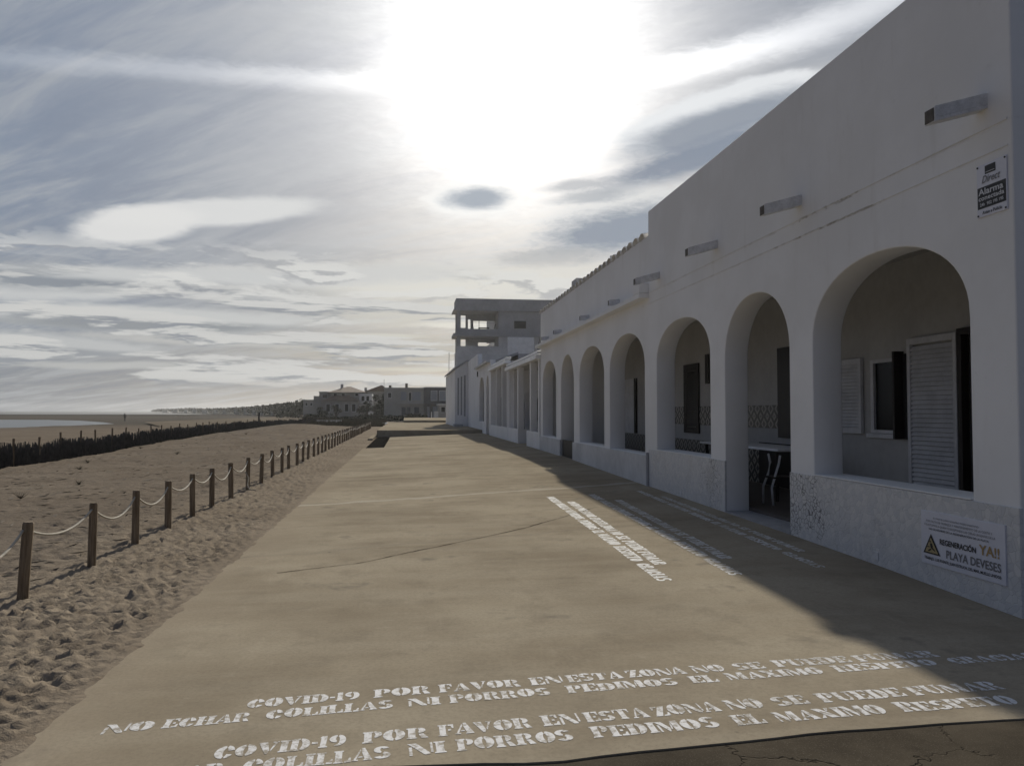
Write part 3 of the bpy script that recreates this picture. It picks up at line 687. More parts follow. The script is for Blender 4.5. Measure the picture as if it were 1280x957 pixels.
# ------------------------------------------------------------------ porch houses further along
def porch(y0, y1, zb_, zt, cols, gap, label, xfront=XW - .03):
    t = thing('porch_house', label, 'house', (XW, (y0 + y1) / 2, 0))
    segs = [(y0 + .02, gap[0]), (gap[1], y1 - .02)] if gap else [(y0 + .02, y1 - .02)]
    for a, b in segs: MB().box(xfront, xfront + .14, a, b, .0, .84).build('plinth_wall', M_plaster, t, bevel=.008)
    if gap:
        MB().box(xfront + .14, XW + .9, gap[0] - .14, gap[0], 0, .84).build('entry_wall', M_plaster, t, bevel=.008); MB().box(xfront + .14, XW + .9, gap[1], gap[1] + .14, 0, .84).build('entry_wall', M_plaster, t, bevel=.008)
    for c in cols: MB().box(xfront + .001, xfront + .25, c - .13, c + .13, .84, zb_).build('column', M_plaster, t, bevel=.01)
    MB().box(xfront - .16, xfront + .12, y0 - .1, y1 - .05, zb_, zb_ + .15).build('canopy_beam', M_white, t, bevel=.01)
    MB().box(xfront - .10, xfront + .16, y0 - .05, y1 - .1, zb_ + .21, zb_ + .29).build('canopy_rail', M_white, t, bevel=.008)
    MB().box(xfront + .12, 7.0, y0, y1 - .1, zb_ + .02, zb_ + .14).build('canopy_roof', M_ceil, t)
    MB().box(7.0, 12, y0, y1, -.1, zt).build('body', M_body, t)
    MB().box(XW + .12, 7.0, y0, y1, -.1, .22).build('porch_floor', M_gfloor, t)
    return t
p1 = porch(28.3, 37.2, 3.48, 4.5, (28.5, 30.45, 33.9, 36.9), (31.4, 33.85), 'white porch house whose canopy beam juts out just past the wavy coping')
wall_y('arch_wall', 36.6, .25, outline(4.95, 7.0, .2, 3.5, [(5.25, 6.7, 1.7, 2.6)]), [], M_plaster, p1)
MB().box(6.95, 6.99, 29.5, 30.6, .25, 2.5).build('door', M_shut, p1); MB().box(6.95, 6.99, 34, 35.2, 1.1, 2.3).build('window', M_darkwood, p1)
adopt(p1)
p2 = porch(37.25, 45.2, 3.85, 4.9, (37.5, 39.6, 42.2, 44.9), None, 'white porch house with the farther and higher of the two canopy beams')
wall_y('arch_wall', 44.6, .25, outline(4.95, 7.0, .2, 3.9, [(5.25, 6.7, 1.9, 2.8)]), [], M_plaster, p2)
MB().box(6.95, 6.99, 39, 40.2, .25, 2.5).build('door', M_shut, p2); MB().box(6.95, 6.99, 42, 43.4, 1.1, 2.3).build('window', M_darkwood, p2)
adopt(p2)
hc = thing('narrow_arch_house', 'small white house with two narrow arches beyond the porches', 'house', (XW, 49, 0))
wall_x('front_wall', XW - .01, .3, outline(45.25, 53.4, -.1, 4.55, [(46.0, 47.6, 2.7, 3.7)]), [arch(48.9, 52.2, .95, 2.6, 3.75)], M_plaster, hc)
MB().box(XW - .25, XW - .015, 45.3, 53.6, 4.40, 4.52).build('ledge', M_grey, hc)
MB().box(6.4, 12, 45.25, 53.4, -.1, 4.9).build('body', M_greyd, hc)
MB().hexa([(XW + .29, 45.25, 4.4), (6.4, 45.25, 4.85), (6.4, 53.4, 4.85), (XW + .29, 53.4, 4.4), (XW + .29, 45.25, 4.54), (6.4, 45.25, 5.0), (6.4, 53.4, 5.0), (XW + .29, 53.4, 4.54)]).build('roof', M_greyd, hc)
MB().box(XW - .08, XW - .012, 53.0, 53.15, 3.9, 4.25).build('wall_lamp', M_dark, hc)
adopt(hc)
hd = thing('bay_house', 'white house with a tall bay of three slit windows and a lean-to roof', 'house', (XW, 60, 0))
wall_y('bay_front', 62, .3, [(3.8, .3), (XW + .6, .3), (XW + .6, 5.45), (XW - .1, 5.45), (3.8, 4.85)], [rect(4.0, 4.12, 1.3, 4.2), rect(4.25, 4.37, 1.3, 4.3), rect(4.5, 4.64, 1.2, 4.4)], M_plaster, hd)
MB().box(3.8, 4.1, 62.3, 76, .3, 4.85).box(4.1, 12, 75.7, 76, .3, 4.85).build('side_wall', M_plaster, hd)
MB().hexa([(3.66, 61.85, 4.82), (XW - .1, 61.85, 5.44), (XW - .1, 76, 5.44), (3.66, 76, 4.82), (3.66, 61.85, 4.94), (XW - .1, 61.85, 5.57), (XW - .1, 76, 5.57), (3.66, 76, 4.94)]).build('lean_to_roof', M_greyd, hd)
MB().box(XW - .1, 12, 61.9, 76, 5.45, 5.58).build('roof', M_greyd, hd)
wall_x('side_front', XW + .001, .3, rect(53.42, 61.99, .2, 5.45), [], M_plaster, hd)
MB().box(XW + .3, 12, 53.42, 61.99, -.1, 5.4).build('body', M_grey, hd)
MB().box(3.95, 4.75, 62.1, 62.2, 1.0, 4.6).build('panes', M_greyd, hd)
MB().box(3.65, 4.3, 60.3, 61.9, .43, .62).build('step', M_greyd, hd, bevel=.01)
adopt(hd)

# tall terraced block
he = thing('apartment_block', 'tall grey flat roofed block with open corner terraces, behind the white houses', 'apartment block', (10, 84, 0))
MB().box(5.0, 15.6, 79.9, 83.3, 11.85, 12.95).build('roof_fascia', M_greyd, he)
MB().box(4.75, 15.7, 79.8, 83.5, 11.72, 11.86).build('roof_slab', M_greyd, he)
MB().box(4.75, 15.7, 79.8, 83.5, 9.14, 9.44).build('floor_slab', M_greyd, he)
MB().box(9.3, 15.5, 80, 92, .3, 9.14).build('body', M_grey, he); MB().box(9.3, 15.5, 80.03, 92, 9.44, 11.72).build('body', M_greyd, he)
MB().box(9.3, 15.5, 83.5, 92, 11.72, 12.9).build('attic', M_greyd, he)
MB().box(5.05, 9.3, 80, 83.2, .3, 7.6).build('lower_floors', M_grey, he)
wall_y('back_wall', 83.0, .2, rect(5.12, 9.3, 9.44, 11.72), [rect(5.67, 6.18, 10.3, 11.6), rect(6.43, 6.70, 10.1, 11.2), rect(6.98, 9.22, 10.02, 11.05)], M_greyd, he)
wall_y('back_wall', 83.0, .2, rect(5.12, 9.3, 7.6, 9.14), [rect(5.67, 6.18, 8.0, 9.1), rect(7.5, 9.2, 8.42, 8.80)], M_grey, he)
MB().box(5.12, 9.3, 80.0, 80.12, 9.44, 9.9).build('parapet', M_greyd, he); MB().box(5.12, 9.3, 80.0, 80.12, 7.6, 8.15).build('parapet', M_grey, he)
for z0_, z1_ in ((9.9, 11.72), (8.15, 9.14)): MB().box(5.12, 5.40, 80.0, 80.28, z0_, z1_).build('column', M_greyd, he)
MB().tube([(7.6, 83.1, 10.02), (7.6, 83.1, 11.05)], .03, 6).tube([(6.98, 83.1, 10.9), (9.22, 83.1, 10.86)], .015, 6).build('railing', M_dark, he)
MB().box(10.9, 12.1, 79.93, 80.02, 10.0, 10.75).build('window', M_dark, he)  # plain black panel on the upper wall, no opening behind it
MB().box(10.2, 12.9, 79.7, 79.99, 6.8, 9.1).build('stair_wall', M_white, he, bevel=.05)
lt = MB()
for k in range(7): lt.tube([(13.2 + k * .12, 79.95, 7.6), (13.2 + k * .12 + .35, 79.95, 9.1)], .03, 4)
lt.build('lattice_screen', M_dark, he)
adopt(he)
tt = thing('terrace_table', 'dark table on the top open terrace of the tall block', 'table', (8, 81.6, 9.44))
MB().box(7.4, 8.5, 81.3, 81.9, 10.13, 10.19).build('tabletop', M_dark, tt)
for x in (7.5, 8.4): MB().box(x - .04, x + .04, 81.55, 81.63, 9.44, 10.13).build('leg', M_dark, tt)
adopt(tt)
def tchair(x, s_, label):
    t = thing('terrace_chair', label, 'chair', (x, 81.6, 9.44))
    MB().box(x - .25, x + .25, 81.35, 81.85, 9.86, 9.92).build('seat', M_dark, t)
    MB().hexa([(x - .25 * s_ - .03, 81.35, 9.92), (x - .25 * s_ + .03, 81.35, 9.92), (x - .25 * s_ + .03, 81.85, 9.92), (x - .25 * s_ - .03, 81.85, 9.92), (x - .38 * s_ - .03, 81.35, 10.55), (x - .38 * s_ + .03, 81.35, 10.55), (x - .38 * s_ + .03, 81.85, 10.55), (x - .38 * s_ - .03, 81.85, 10.55)]).build('backrest', M_dark, t)
    for dx in (-.22, .22): MB().box(x + dx - .02, x + dx + .02, 81.4, 81.8, 9.44, 9.86).build('leg', M_dark, t)
    adopt(t)
tchair(7.15, 1, 'dark chair left of the table on the top open terrace'); tchair(8.75, -1, 'dark chair right of the table on the top open terrace')

# ------------------------------------------------------------------ signs on the near wall
FONT_CACHE = {}
def text_mesh(s, bold=0.):
    cu = bpy.data.curves.new('t', 'FONT'); cu.body = s; cu.size = 1; cu.offset = bold; cu.fill_mode = 'FRONT'; cu.resolution_u = 3
    o = bpy.data.objects.new('t', cu); me = bpy.data.meshes.new_from_object(o); bpy.data.objects.remove(o); bpy.data.curves.remove(cu); return me
def text_on_wall(name, s, y_left, y_right, z0, h, x, m, parent, bold=0., shear=0.):
    # seen from the sea side: reading direction runs towards -Y
    me = text_mesh(s, bold); vv = [v.co.copy() for v in me.vertices]
    x0 = min(v.x for v in vv); x1 = max(v.x for v in vv); y0 = 0; y1 = max(v.y for v in vv)
    for v in me.vertices:
        u = (v.co.x - x0) / (x1 - x0); w = v.co.y / y1
        v.co = (x, y_left + (y_right - y_left) * u - shear * w * h, z0 + w * h)
    return link_obj(name, me, parent, m)
al = thing('alarm_sign', 'small white and black burglar alarm plate high on the near wall', 'sign', (XW, 5.94, 3.44))
xs_ = XW - .012
MB().box(xs_, XW + .001, 5.775, 6.115, 3.225, 3.665).build('plate', M_signw, al, bevel=.004)
MB().box(xs_ - .002, xs_ + .002, 5.785, 6.105, 3.295, 3.475).build('black_panel', M_signd, al)
MB().box(xs_ - .002, xs_ + .002, 5.895, 6.015, 3.575, 3.645).build('logo_block', M_signd, al)
MB().box(xs_ - .004, xs_ - .001, 5.905, 6.005, 3.588, 3.592).build('logo_line', M_signl, al)
xt = xs_ - .0045
text_on_wall('lettering', 'Direct', 6.05, 5.85, 3.505, .06, xt, M_signg, al, .01, .3)
text_on_wall('lettering', 'Alarma', 6.09, 5.81, 3.410, .052, xt, M_signl, al, .02)
text_on_wall('lettering', 'conectada', 6.09, 5.80, 3.362, .038, xt, M_signl, al, .02)
text_on_wall('lettering', '24h', 6.075, 6.02, 3.315, .026, xt, M_signl, al, .02)
text_on_wall('lettering', '902 195 195', 5.995, 5.81, 3.315, .026, xt, M_signl, al, .02)
text_on_wall('lettering', 'Aviso a Policía', 6.05, 5.83, 3.245, .026, xt, M_signd, al, .02)
for y in (5.79, 6.10):
    for z in (3.24, 3.65): MB().tube([(xs_ - .006, y, z), (xs_ + .003, y, z)], .008, 10).build('screw', M_dark, al)
adopt(al)
sb = thing('protest_banner', 'white beach regeneration notice with yellow warning triangle, fixed low on the dado', 'sign', (XW, 6.38, .45))
xb_ = XW - .026
S0, S1, Z0_, Z1_ = 5.86, 6.915, .20, .685
MB().box(xb_, XW - .012, S0, S1, Z0_, Z1_).build('board', M_signw, sb, bevel=.003)
def SY(u): return S1 - (S1 - S0) * u
def SZ(v): return Z1_ - (Z1_ - Z0_) * v
xq = xb_ - .004
lines = [('EL MAR SE LLEVA NUESTRO PASEO MARÍTIMO', .17, .72, .135, .04, 0), ('POR FALTA DE TRABAJOS Y MANTENIMIENTO DE LA COSTA Y', .075, .87, .205, .04, 0),
         ('SOLICITAMOS A QUIEN CORRESPONDA LAS OBRAS URGENTES DE LA', .05, .90, .275, .04, 0), ('NO OLVIDARSE DE LA REGENERACIÓN DE LA PLAYA', .11, .83, .345, .045, .01)]
for s_, u0, u1, v, h_, b_ in lines: text_on_wall('lettering', s_, SY(u0), SY(u1), SZ(v), h_ * (Z1_ - Z0_), xq, M_signg if not b_ else M_signd, sb, b_)
text_on_wall('lettering', 'REGENERACIÓN', SY(.25), SY(.685), SZ(.575), .125 * (Z1_ - Z0_), xq, M_signd, sb, .025)
text_on_wall('lettering', 'YA!!', SY(.72), SY(.94), SZ(.575), .17 * (Z1_ - Z0_), xq, M_signy, sb, .02)
text_on_wall('lettering', 'PLAYA DEVESES', SY(.33), SY(.955), SZ(.80), .145 * (Z1_ - Z0_), xq, M_signg, sb, .015)
text_on_wall('lettering', 'TRABAJO: LUIS PUENTE, JUAN ESTRUCH, DEL MAR, MUELLE UNIDOS', SY(.045), SY(.955), SZ(.905), .05 * (Z1_ - Z0_), xq, M_signd, sb, .02)
def ylz(pts, x): return [(x, SY(u), SZ(v)) for u, v in pts]
tri_o = [(.135, .42), (.255, .80), (.03, .80)]; 
MB().poly(ylz(tri_o, xq + .001)).build('warning_triangle', M_signd, sb)
MB().poly(ylz([(.135, .49), (.228, .772), (.057, .772)], xq - .001)).build('triangle_field', M_sign_yel, sb)
fg = MB(); fg.poly(ylz([(.125, .60), (.150, .59), (.165, .66), (.135, .70)], xq - .003)); fg.poly(ylz([(.155, .665), (.195, .72), (.187, .735), (.145, .695)], xq - .003)); fg.poly(ylz([(.128, .70), (.150, .71), (.110, .755), (.095, .74)], xq - .003))
fg.poly(ylz([(.118, .555), (.136, .55), (.138, .58), (.122, .587)], xq - .003)); fg.poly(ylz([(.09, .66), (.122, .66), (.122, .675), (.09, .68)], xq - .003))
fg.build('warning_figure', M_signd, sb)
adopt(sb)

# ------------------------------------------------------------------ stencilled writing on the slab
def RC(x0, y0, x1, y1): return [(x0, y0), (x1, y0), (x1, y1), (x0, y1)]
def CR(cx, cy, rx, ry, ix, iy, a0, a1, n=9):
    o = [(cx + rx * math.cos(R(a0 + (a1 - a0) * k / n)), cy + ry * math.sin(R(a0 + (a1 - a0) * k / n))) for k in range(n + 1)]
    i = [(cx + ix * math.cos(R(a1 + (a0 - a1) * k / n)), cy + iy * math.sin(R(a1 + (a0 - a1) * k / n))) for k in range(n + 1)]
    return [[o[k], o[k + 1], i[n - k - 1], i[n - k]] for k in range(n)]
def ST(x, s=.33): return [(x, 0), (x + s + .14, 0), (x + s + .14, .09), (x + s + .07, .13), (x + s + .07, .87), (x + s + .14, .91), (x + s + .14, 1), (x, 1), (x, .91), (x + .07, .87), (x + .07, .13), (x, .09)]
GL = {
 'I': (.46, [ST(0)]), 'O': (1., CR(.5, .5, .5, .51, .10, .33, 97, 263) + CR(.5, .5, .5, .51, .10, .33, -83, 83)),
 'C': (.92, CR(.5, .5, .5, .51, .10, .33, 97, 263) + CR(.5, .5, .42, .51, .10, .34, 12, 82) + CR(.5, .5, .42, .51, .10, .38, -82, -28)),
 'G': (.98, CR(.5, .5, .5, .51, .10, .33, 97, 263) + CR(.5, .5, .42, .51, .10, .34, 12, 82) + [RC(.6, 0, .92, .42)]),
 'D': (.98, [ST(0)] + CR(.50, .5, .48, .5, .10, .33, -86, 86)), 'P': (.86, [ST(0)] + CR(.51, .71, .36, .29, .06, .14, -86, 88)),
 'R': (.98, [ST(0)] + CR(.51, .73, .36, .27, .06, .13, -80, 88) + [[(.54, .42), (.76, .42), (.98, 0), (.66, 0)]]),
 'V': (.98, [[(0, 1), (.42, 1), (.60, .25), (.52, 0), (.42, 0)], [(.68, 1), (.98, 1), (.98, .92), (.92, .9), (.66, .16), (.64, .36), (.80, .9), (.68, .92)]]),
 'A': (1., [[(0, 0), (.3, 0), (.3, .09), (.2, .1), (.44, .78), (.40, .92), (.08, .1), (0, .09)], [(.47, 1), (.62, 1), (1, 0), (.54, 0), (.62, .12), (.48, .66)], [(.30, .24), (.53, .24), (.50, .33), (.33, .33)]]),
 'E': (.86, [ST(0), [(.53, 1), (.86, 1), (.86, .66), (.78, .66), (.7, .87), (.53, .86)], RC(.53, .41, .68, .57), [(.53, 0), (.86, 0), (.86, .34), (.78, .34), (.7, .16), (.53, .14)]]),
 'F': (.82, [ST(0), [(.53, 1), (.82, 1), (.82, .64), (.74, .64), (.67, .87), (.53, .86)], RC(.53, .41, .68, .57)]),
 'L': (.84, [ST(0), [(.53, 0), (.84, 0), (.84, .38), (.76, .38), (.68, .16), (.53, .14)]]),
 'N': (1.02, [RC(.05, 0, .18, .70), [(0, 1), (.38, 1), (.88, .12), (.88, 0), (.66, 0), (.22, .72)], RC(.92, .16, 1.02, 1)]),
 'M': (1.2, [RC(.05, 0, .16, .70), [(0, 1), (.36, 1), (.62, .34), (.54, 0), (.48, 0), (.2, .72)], [(.64, .2), (.70, .2), (.78, .5), (.78, .9)], RC(.82, 0, 1.16, 1)]),
 'U': (.98, [[(0, 1), (.44, 1), (.44, .92), (.38, .9), (.38, .25), (.48, .1), (.48, 0), (.3, .03), (.08, .22), (.08, .9), (0, .92)], [(.55, 0), (.55, .1), (.74, .25), (.74, .9), (.66, .92), (.66, 1), (.98, 1), (.98, .92), (.86, .9), (.86, .25), (.77, .06)]]),
 'S': (.86, CR(.43, .73, .41, .28, .08, .13, 22, 262) + CR(.43, .27, .43, .28, .08, .13, -158, 74)),
 'T': (.96, [ST(.26), [(0, 1), (.22, 1), (.22, .89), (.12, .86), (.07, .64), (0, .64)], [(.96, 1), (.74, 1), (.74, .89), (.84, .86), (.89, .64), (.96, .64)]]),
 'Z': (.92, [[(.5, 1), (.88, 1), (.42, 0), (.02, 0)], [(.03, 1), (.42, 1), (.38, .89), (.2, .87), (.11, .66), (.03, .66)], [(.5, 0), (.92, 0), (.92, .36), (.84, .36), (.74, .13), (.55, .1)]]),
 'H': (1.04, [ST(0), ST(.60), RC(.46, .44, .58, .56)]),
 'X': (1., [[(0, 1), (.42, 1), (1, 0), (.56, 0)], [(.72, 1), (.96, 1), (.72, .64), (.66, .74)], [(.02, 0), (.26, 0), (.36, .28), (.30, .36)]]),
 '1': (.44, [[(.0, .86), (.1, 1), (.36, 1), (.36, .13), (.44, .1), (.44, 0), (0, 0), (0, .1), (.07, .13), (.07, .84)]]),
 '9': (.84, CR(.42, .68, .42, .33, .09, .2, 98, 262) + CR(.42, .52, .42, .49, .10, .34, -110, 82)), '-': (.34, [RC(.03, .40, .32, .56)])}
L1 = [('COVID-19', 0, .60), ('POR', .68, 1.0), ('FAVOR', 1.05, 1.53), ('EN', 1.59, 1.79), ('ESTA', 1.82, 2.17), ('ZONA', 2.20, 2.58), ('NO', 2.63, 2.84), ('SE', 2.91, 3.11), ('PUEDE', 3.19, 3.72), ('FUMAR', 3.77, 4.36)]
L2 = [('NO', 0, .24), ('ECHAR', .28, .70), ('COLILLAS', .78, 1.44), ('NI', 1.52, 1.70), ('PORROS', 1.75, 2.33), ('PEDIMOS', 2.43, 3.11), ('EL', 3.20, 3.37), ('MAXIMO', 3.44, 4.08), ('RESPETO', 4.17, 4.89), ('GRACIAS', 5.0, 5.66)]
def stencil(lines, label, m, group='stencilled notices painted on the promenade'):
    t = None; ws_ = []
    for words, pf, h, sc_ in lines:
        for w, a, b in words:
            mb = MB(); ws_.append(mb)
            a *= sc_; b *= sc_; tot_ = sum(GL[c][0] + .045 for c in w) - .045; k = (b - a) / tot_; u = a
            for c in w:
                gw, ps = GL[c]; j1, j2, js = random.uniform(-.004, .004), random.uniform(.96, 1.04), random.uniform(-.03, .03)
                for p in ps:
                    P = []
                    for (x, y) in p:
                        X_, Y_ = pf(u + (x + js * y) * k, (y * j2) * h + j1); P.append((X_, Y_, gz(X_, Y_) + .0015))
                    mb.poly(P)
                u += (gw + .045) * k
    c = ws_[0].v[0]; t = thing('painted_notice', label, 'painted writing', (c[0], c[1], c[2]), 0, group)
    for mb in ws_:
        me = bpy.data.meshes.new('word'); me.from_pydata(mb.v, [], mb.f); bm = bmesh.new(); bm.from_mesh(me)
        for f in bm.faces:
            f.normal_update()
            if f.normal.z < 0: f.normal_flip()
        bm.to_mesh(me); bm.free(); link_obj('word', me, t, m)
    adopt(t); return t
def base(x0, y0, a, b):
    def f(u, v):
        th = math.atan(a + 2 * b * u); return (x0 + u - v * math.sin(th) * .2, y0 + a * u + b * u * u + v)
    return f
stencil([(L1, base(-.85, 4.515, .1195, -.0068), .128, 1.), (L2, base(-1.5, 4.25, .130, -.0061), .122, 1.)], 'two line stencilled notice lying farther back of the pair across the foreground slab', M_paint)
stencil([(L1, base(-.88, 3.885, .135, -.010), .135, 1.), (L2, base(-1.5, 3.615, .1426, -.0106), .133, 1.)], 'two line stencilled notice nearest the slab edge by the dark asphalt', M_paint)
def sidef(x0, y0, dx):                        # runs towards the camera, letters upright for someone facing the wall
    return lambda u, v: (x0 + dx * u + v, y0 - u)
stencil([(L1, sidef(2.71, 13.35, -.030), .145, 5.35 / 4.36), (L2, sidef(2.50, 14.14, -.022), .145, 6.86 / 5.66)], 'two line stencilled notice running along the promenade in full sun', M_paint_bold)
stencil([(L1, sidef(3.54, 13.38, -.038), .14, 5.2 / 4.36), (L2, sidef(3.30, 14.32, -.026), .14, 6.9 / 5.66)], 'faded stencilled notice between the sunlit one and the one next to the wall', M_paint_faint)
stencil([(L1, sidef(4.45, 13.68, -.021), .10, 5.25 / 4.36), (L2, sidef(4.30, 14.62, -.028), .11, 7.0 / 5.66)], 'faded stencilled notice closest to the foot of the white wall', M_paint_faint)
# ------------------------------------------------------------------ rope fence
def zsand(x, y): return float(hn(np.array([x]), np.array([y]))[0])
py_ = [4.55, 5.93, 7.31, 8.74, 10.06, 11.35, 12.58, 13.78, 15.24, 16.9, 18.35]
while py_[-1] < 74: py_.append(py_[-1] + random.uniform(1.33, 1.52))
px_ = [-3.17 + random.uniform(-.02, .02) for _ in py_]; px_[2] = -3.21
pm_ = []
for v in range(3):
    mb = MB(); n = 12; R0 = .041 + .002 * v
    mb.tube([(0, 0, -.3), (0, 0, .2), (.002 * v, 0, .60), (.002 * v, 0, .645), (.002 * v, 0, .66)], R0, n, radii=[R0, R0, R0 * .98, R0 * .96, R0 * .8])
    me = bpy.data.meshes.new('fence_post'); me.from_pydata(mb.v, [], mb.f); me.materials.append(M_post); me.update(); pm_.append(me)
ORD = ['first', 'second', 'third', 'fourth', 'fifth', 'sixth', 'seventh', 'eighth', 'ninth', 'tenth', 'eleventh', 'twelfth']
tops = []; vis = 0
for i, (x, y) in enumerate(zip(px_, py_)):
    z = zsand(x, y); o = bpy.data.objects.new('fence_post', pm_[i % 3]); COL.objects.link(o); o.location = (x, y, 0)
    o.rotation_euler = (R(random.uniform(-1.5, 1.5)), R(random.uniform(-1.2, 1.2) + (1.8 if i == 2 else 0)), random.uniform(0, 6))
    if i < 2: lb = 'wooden rope fence post left of the picture edge'
    elif i - 2 < 12: lb = '%s round wooden rope post counting from the nearest in view' % ORD[i - 2]
    else: lb = 'distant round wooden rope post in the closely packed far run of the fence'
    tag(o, lb, 'post', 'round wooden posts of the beach rope fence')
    tops.append(Vector((x, y, .60)))
for i in range(len(tops) - 1):
    a, b = tops[i], tops[i + 1]; sag = random.uniform(.10, .20) * (b.y - a.y) / 1.4
    P = []
    for k in range(15):
        t = k / 14; p = a.lerp(b, t); p.z -= sag * 4 * t * (1 - t); p.x += .05 * (1 if t < .5 else 1) * math.sin(math.pi * t) * .3; P.append(tuple(p))
    o = MB().tube(P, .011, 6).build('rope_span', M_rope, None, True)
    if i < 1: lb = 'rope span off the left edge, before the nearest posts'
    elif i == 1: lb = 'slack rope running from the picture edge up to the nearest post'
    elif i - 1 < 11: lb = 'slack pale rope hanging between the %s and %s posts' % (ORD[i - 2], ORD[i - 1])
    else: lb = 'distant pale rope span in the far run of the fence'
    tag(o, lb, 'rope', 'slack ropes strung between the beach fence posts')
tag(MB().tube([(-3.1, 16.2, .42), (-3.05, 16.25, .30), (-3.06, 16.22, .15), (-3.0, 16.15, .07), (-2.9, 16.2, .06)], .014, 6).build('loose_rope', M_rope, None, True), 'loose white rope end dangling to the sand beside a post', 'rope')
tag(MB().poly([(-2.33, 9.0, .03), (-2.24, 9.05, .045), (-2.22, 9.12, .03), (-2.31, 9.08, .02)]).build('litter_scrap', M_signw), 'small white scrap of litter on the sand near the slab', 'litter')

# ------------------------------------------------------------------ brushwood windbreak
WB = [(-10.35, 14.), (-10.75, 20), (-11.2, 26), (-11.7, 32), (-12.2, 40), (-12.7, 48), (-13.2, 57), (-12.9, 71), (-12.2, 86), (-11.3, 104)]
def wbp(y): return float(np.interp(y, [b for a, b in WB], [a for a, b in WB]))
wt = thing('brushwood_windbreak', 'long low black brushwood fence across the beach', 'fence', (-12, 40, 0))
y = 14.
k = 0; seg = MB(); 
while y < 104:
    for lay in range(2):
        x = wbp(y) + random.uniform(-.09, .09); z = zsand(x, y) if y < 100 else 0
        h = .62 + .07 * math.sin(y * 1.7) * math.sin(y * .63) + random.uniform(-.16, .07)
        w = random.uniform(.008, .02) * (1 + y / 60); dy = random.uniform(-.06, .06); dx = random.uniform(-.04, .04)
        b = len(seg.v); seg.v += [(x - w, y - w, z - .05), (x + w, y - w, z - .05), (x, y + w, z - .05), (x + dx - w * .4, y + dy - w * .3, z + h), (x + dx + w * .4, y + dy - w * .3, z + h), (x + dx, y + dy + w * .3, z + h)]
        seg.f += [(b, b + 1, b + 4, b + 3), (b + 1, b + 2, b + 5, b + 4), (b + 2, b, b + 3, b + 5)]
    y += .019 * (1 + y / 70) * (1.6 if (math.sin(y * 2.3) + math.sin(y * 1.1 + 1)) > 1.3 else 1)
seg.build('brushwood', M_brush, wt)
y = 15.
while y < 100:
    MB().tube([(wbp(y), y, -.1), (wbp(y) + random.uniform(-.03, .03), y, random.uniform(.80, .92))], .035, 7).build('post', M_post, wt); y += random.uniform(1.45, 1.8) * (1 + y / 120)
adopt(wt)
tag(MB().tube([(-16.2, 92, -.1), (-16.2, 92, 1.5)], .10, 8).build('lone_post', M_darkwood), 'single dark stake standing on the beach beyond the brushwood', 'post')

tw = MB()
for k in range(2600):
    y = 4 + 70 * random.random() ** 1.3; x = random.uniform(-min(22, 5 + y * .55), -3.4)
    if x < wbp(max(14, y)) + .3 and y > 14: continue
    z = zsand(x, y) + .004; a = random.uniform(-.5, .5) + (0 if random.random() < .7 else 1.3); L_ = random.uniform(.02, .10) * (1 + y / 30); w = random.uniform(.004, .016) * (1 + y / 25)
    tw.poly([(x - L_ * math.cos(a), y - L_ * math.sin(a), z), (x + w, y - w, z), (x + L_ * math.cos(a), y + L_ * math.sin(a), z + random.uniform(0, .03)), (x - w, y + w, z + .01)])
tag(tw.build('beach_debris', M_trunk), 'dark twigs and dry seaweed scattered over the sand', 'debris', kind='stuff')
for i in range(11):
    y = [11, 15.5, 19, 23, 26, 31, 36, 42, 50, 58, 70][i]; x = -4.6 - random.uniform(.2, .5) * (y * .45 - 1)
    t = thing('dry_tuft', 'sparse dry beach plant tuft on the sand behind the rope fence', 'plant', (x, y, zsand(x, y)), 0, 'dry plant tufts on the sand'); mb = MB()
    for q in range(34):
        a = random.uniform(0, 6.28); l_ = random.uniform(.06, .20); h_ = random.uniform(.03, .16); b = len(mb.v)
        mb.v += [(-.004, 0, 0), (.004, .002, 0), (math.cos(a) * l_, math.sin(a) * l_, h_)]; mb.f.append((b, b + 1, b + 2))
    mb.build('stalks', M_scrub, t)
# ------------------------------------------------------------------ foliage
def leaf_cluster(mb, c, rad, n, size, flat=.75):
    for _ in range(n):
        d = Vector((random.gauss(0, 1), random.gauss(0, 1), random.gauss(0, 1))).normalized() * (random.random() ** .45)
        p = Vector(c) + Vector((d.x * rad[0], d.y * rad[1], d.z * rad[2])); a = Vector((random.gauss(0, 1), random.gauss(0, 1), random.gauss(0, 1))).normalized(); u = a.orthogonal().normalized(); v = a.cross(u)
        s = size * random.uniform(.6, 1.4); b = len(mb.v)
        mb.v += [tuple(p + u * s), tuple(p + v * s * .6), tuple(p - u * s), tuple(p - v * s * .6)]; mb.f.append((b, b + 1, b + 2, b + 3))
def bush(x, y, z, w, h, m, label, name='shrub', cat='shrub', n=900, group=None, size=None):
    t = thing(name, label, cat, (x, y, z), 0, group); mb = MB(); size = size or max(.08, w * .05)
    k = 9
    for i in range(k):
        r_ = random.uniform(.35, .6) * w / 2; leaf_cluster(mb, (random.uniform(-.5, .5) * w * .75, random.uniform(-.3, .3) * w, random.uniform(.25, .7) * h), (r_, r_, h * .33), n // k, size)
    mb.build('foliage', m, t); MB().tube([(0, 0, -.2), (0, 0, h * .5)], .05, 6).build('stem', M_trunk, t); return t
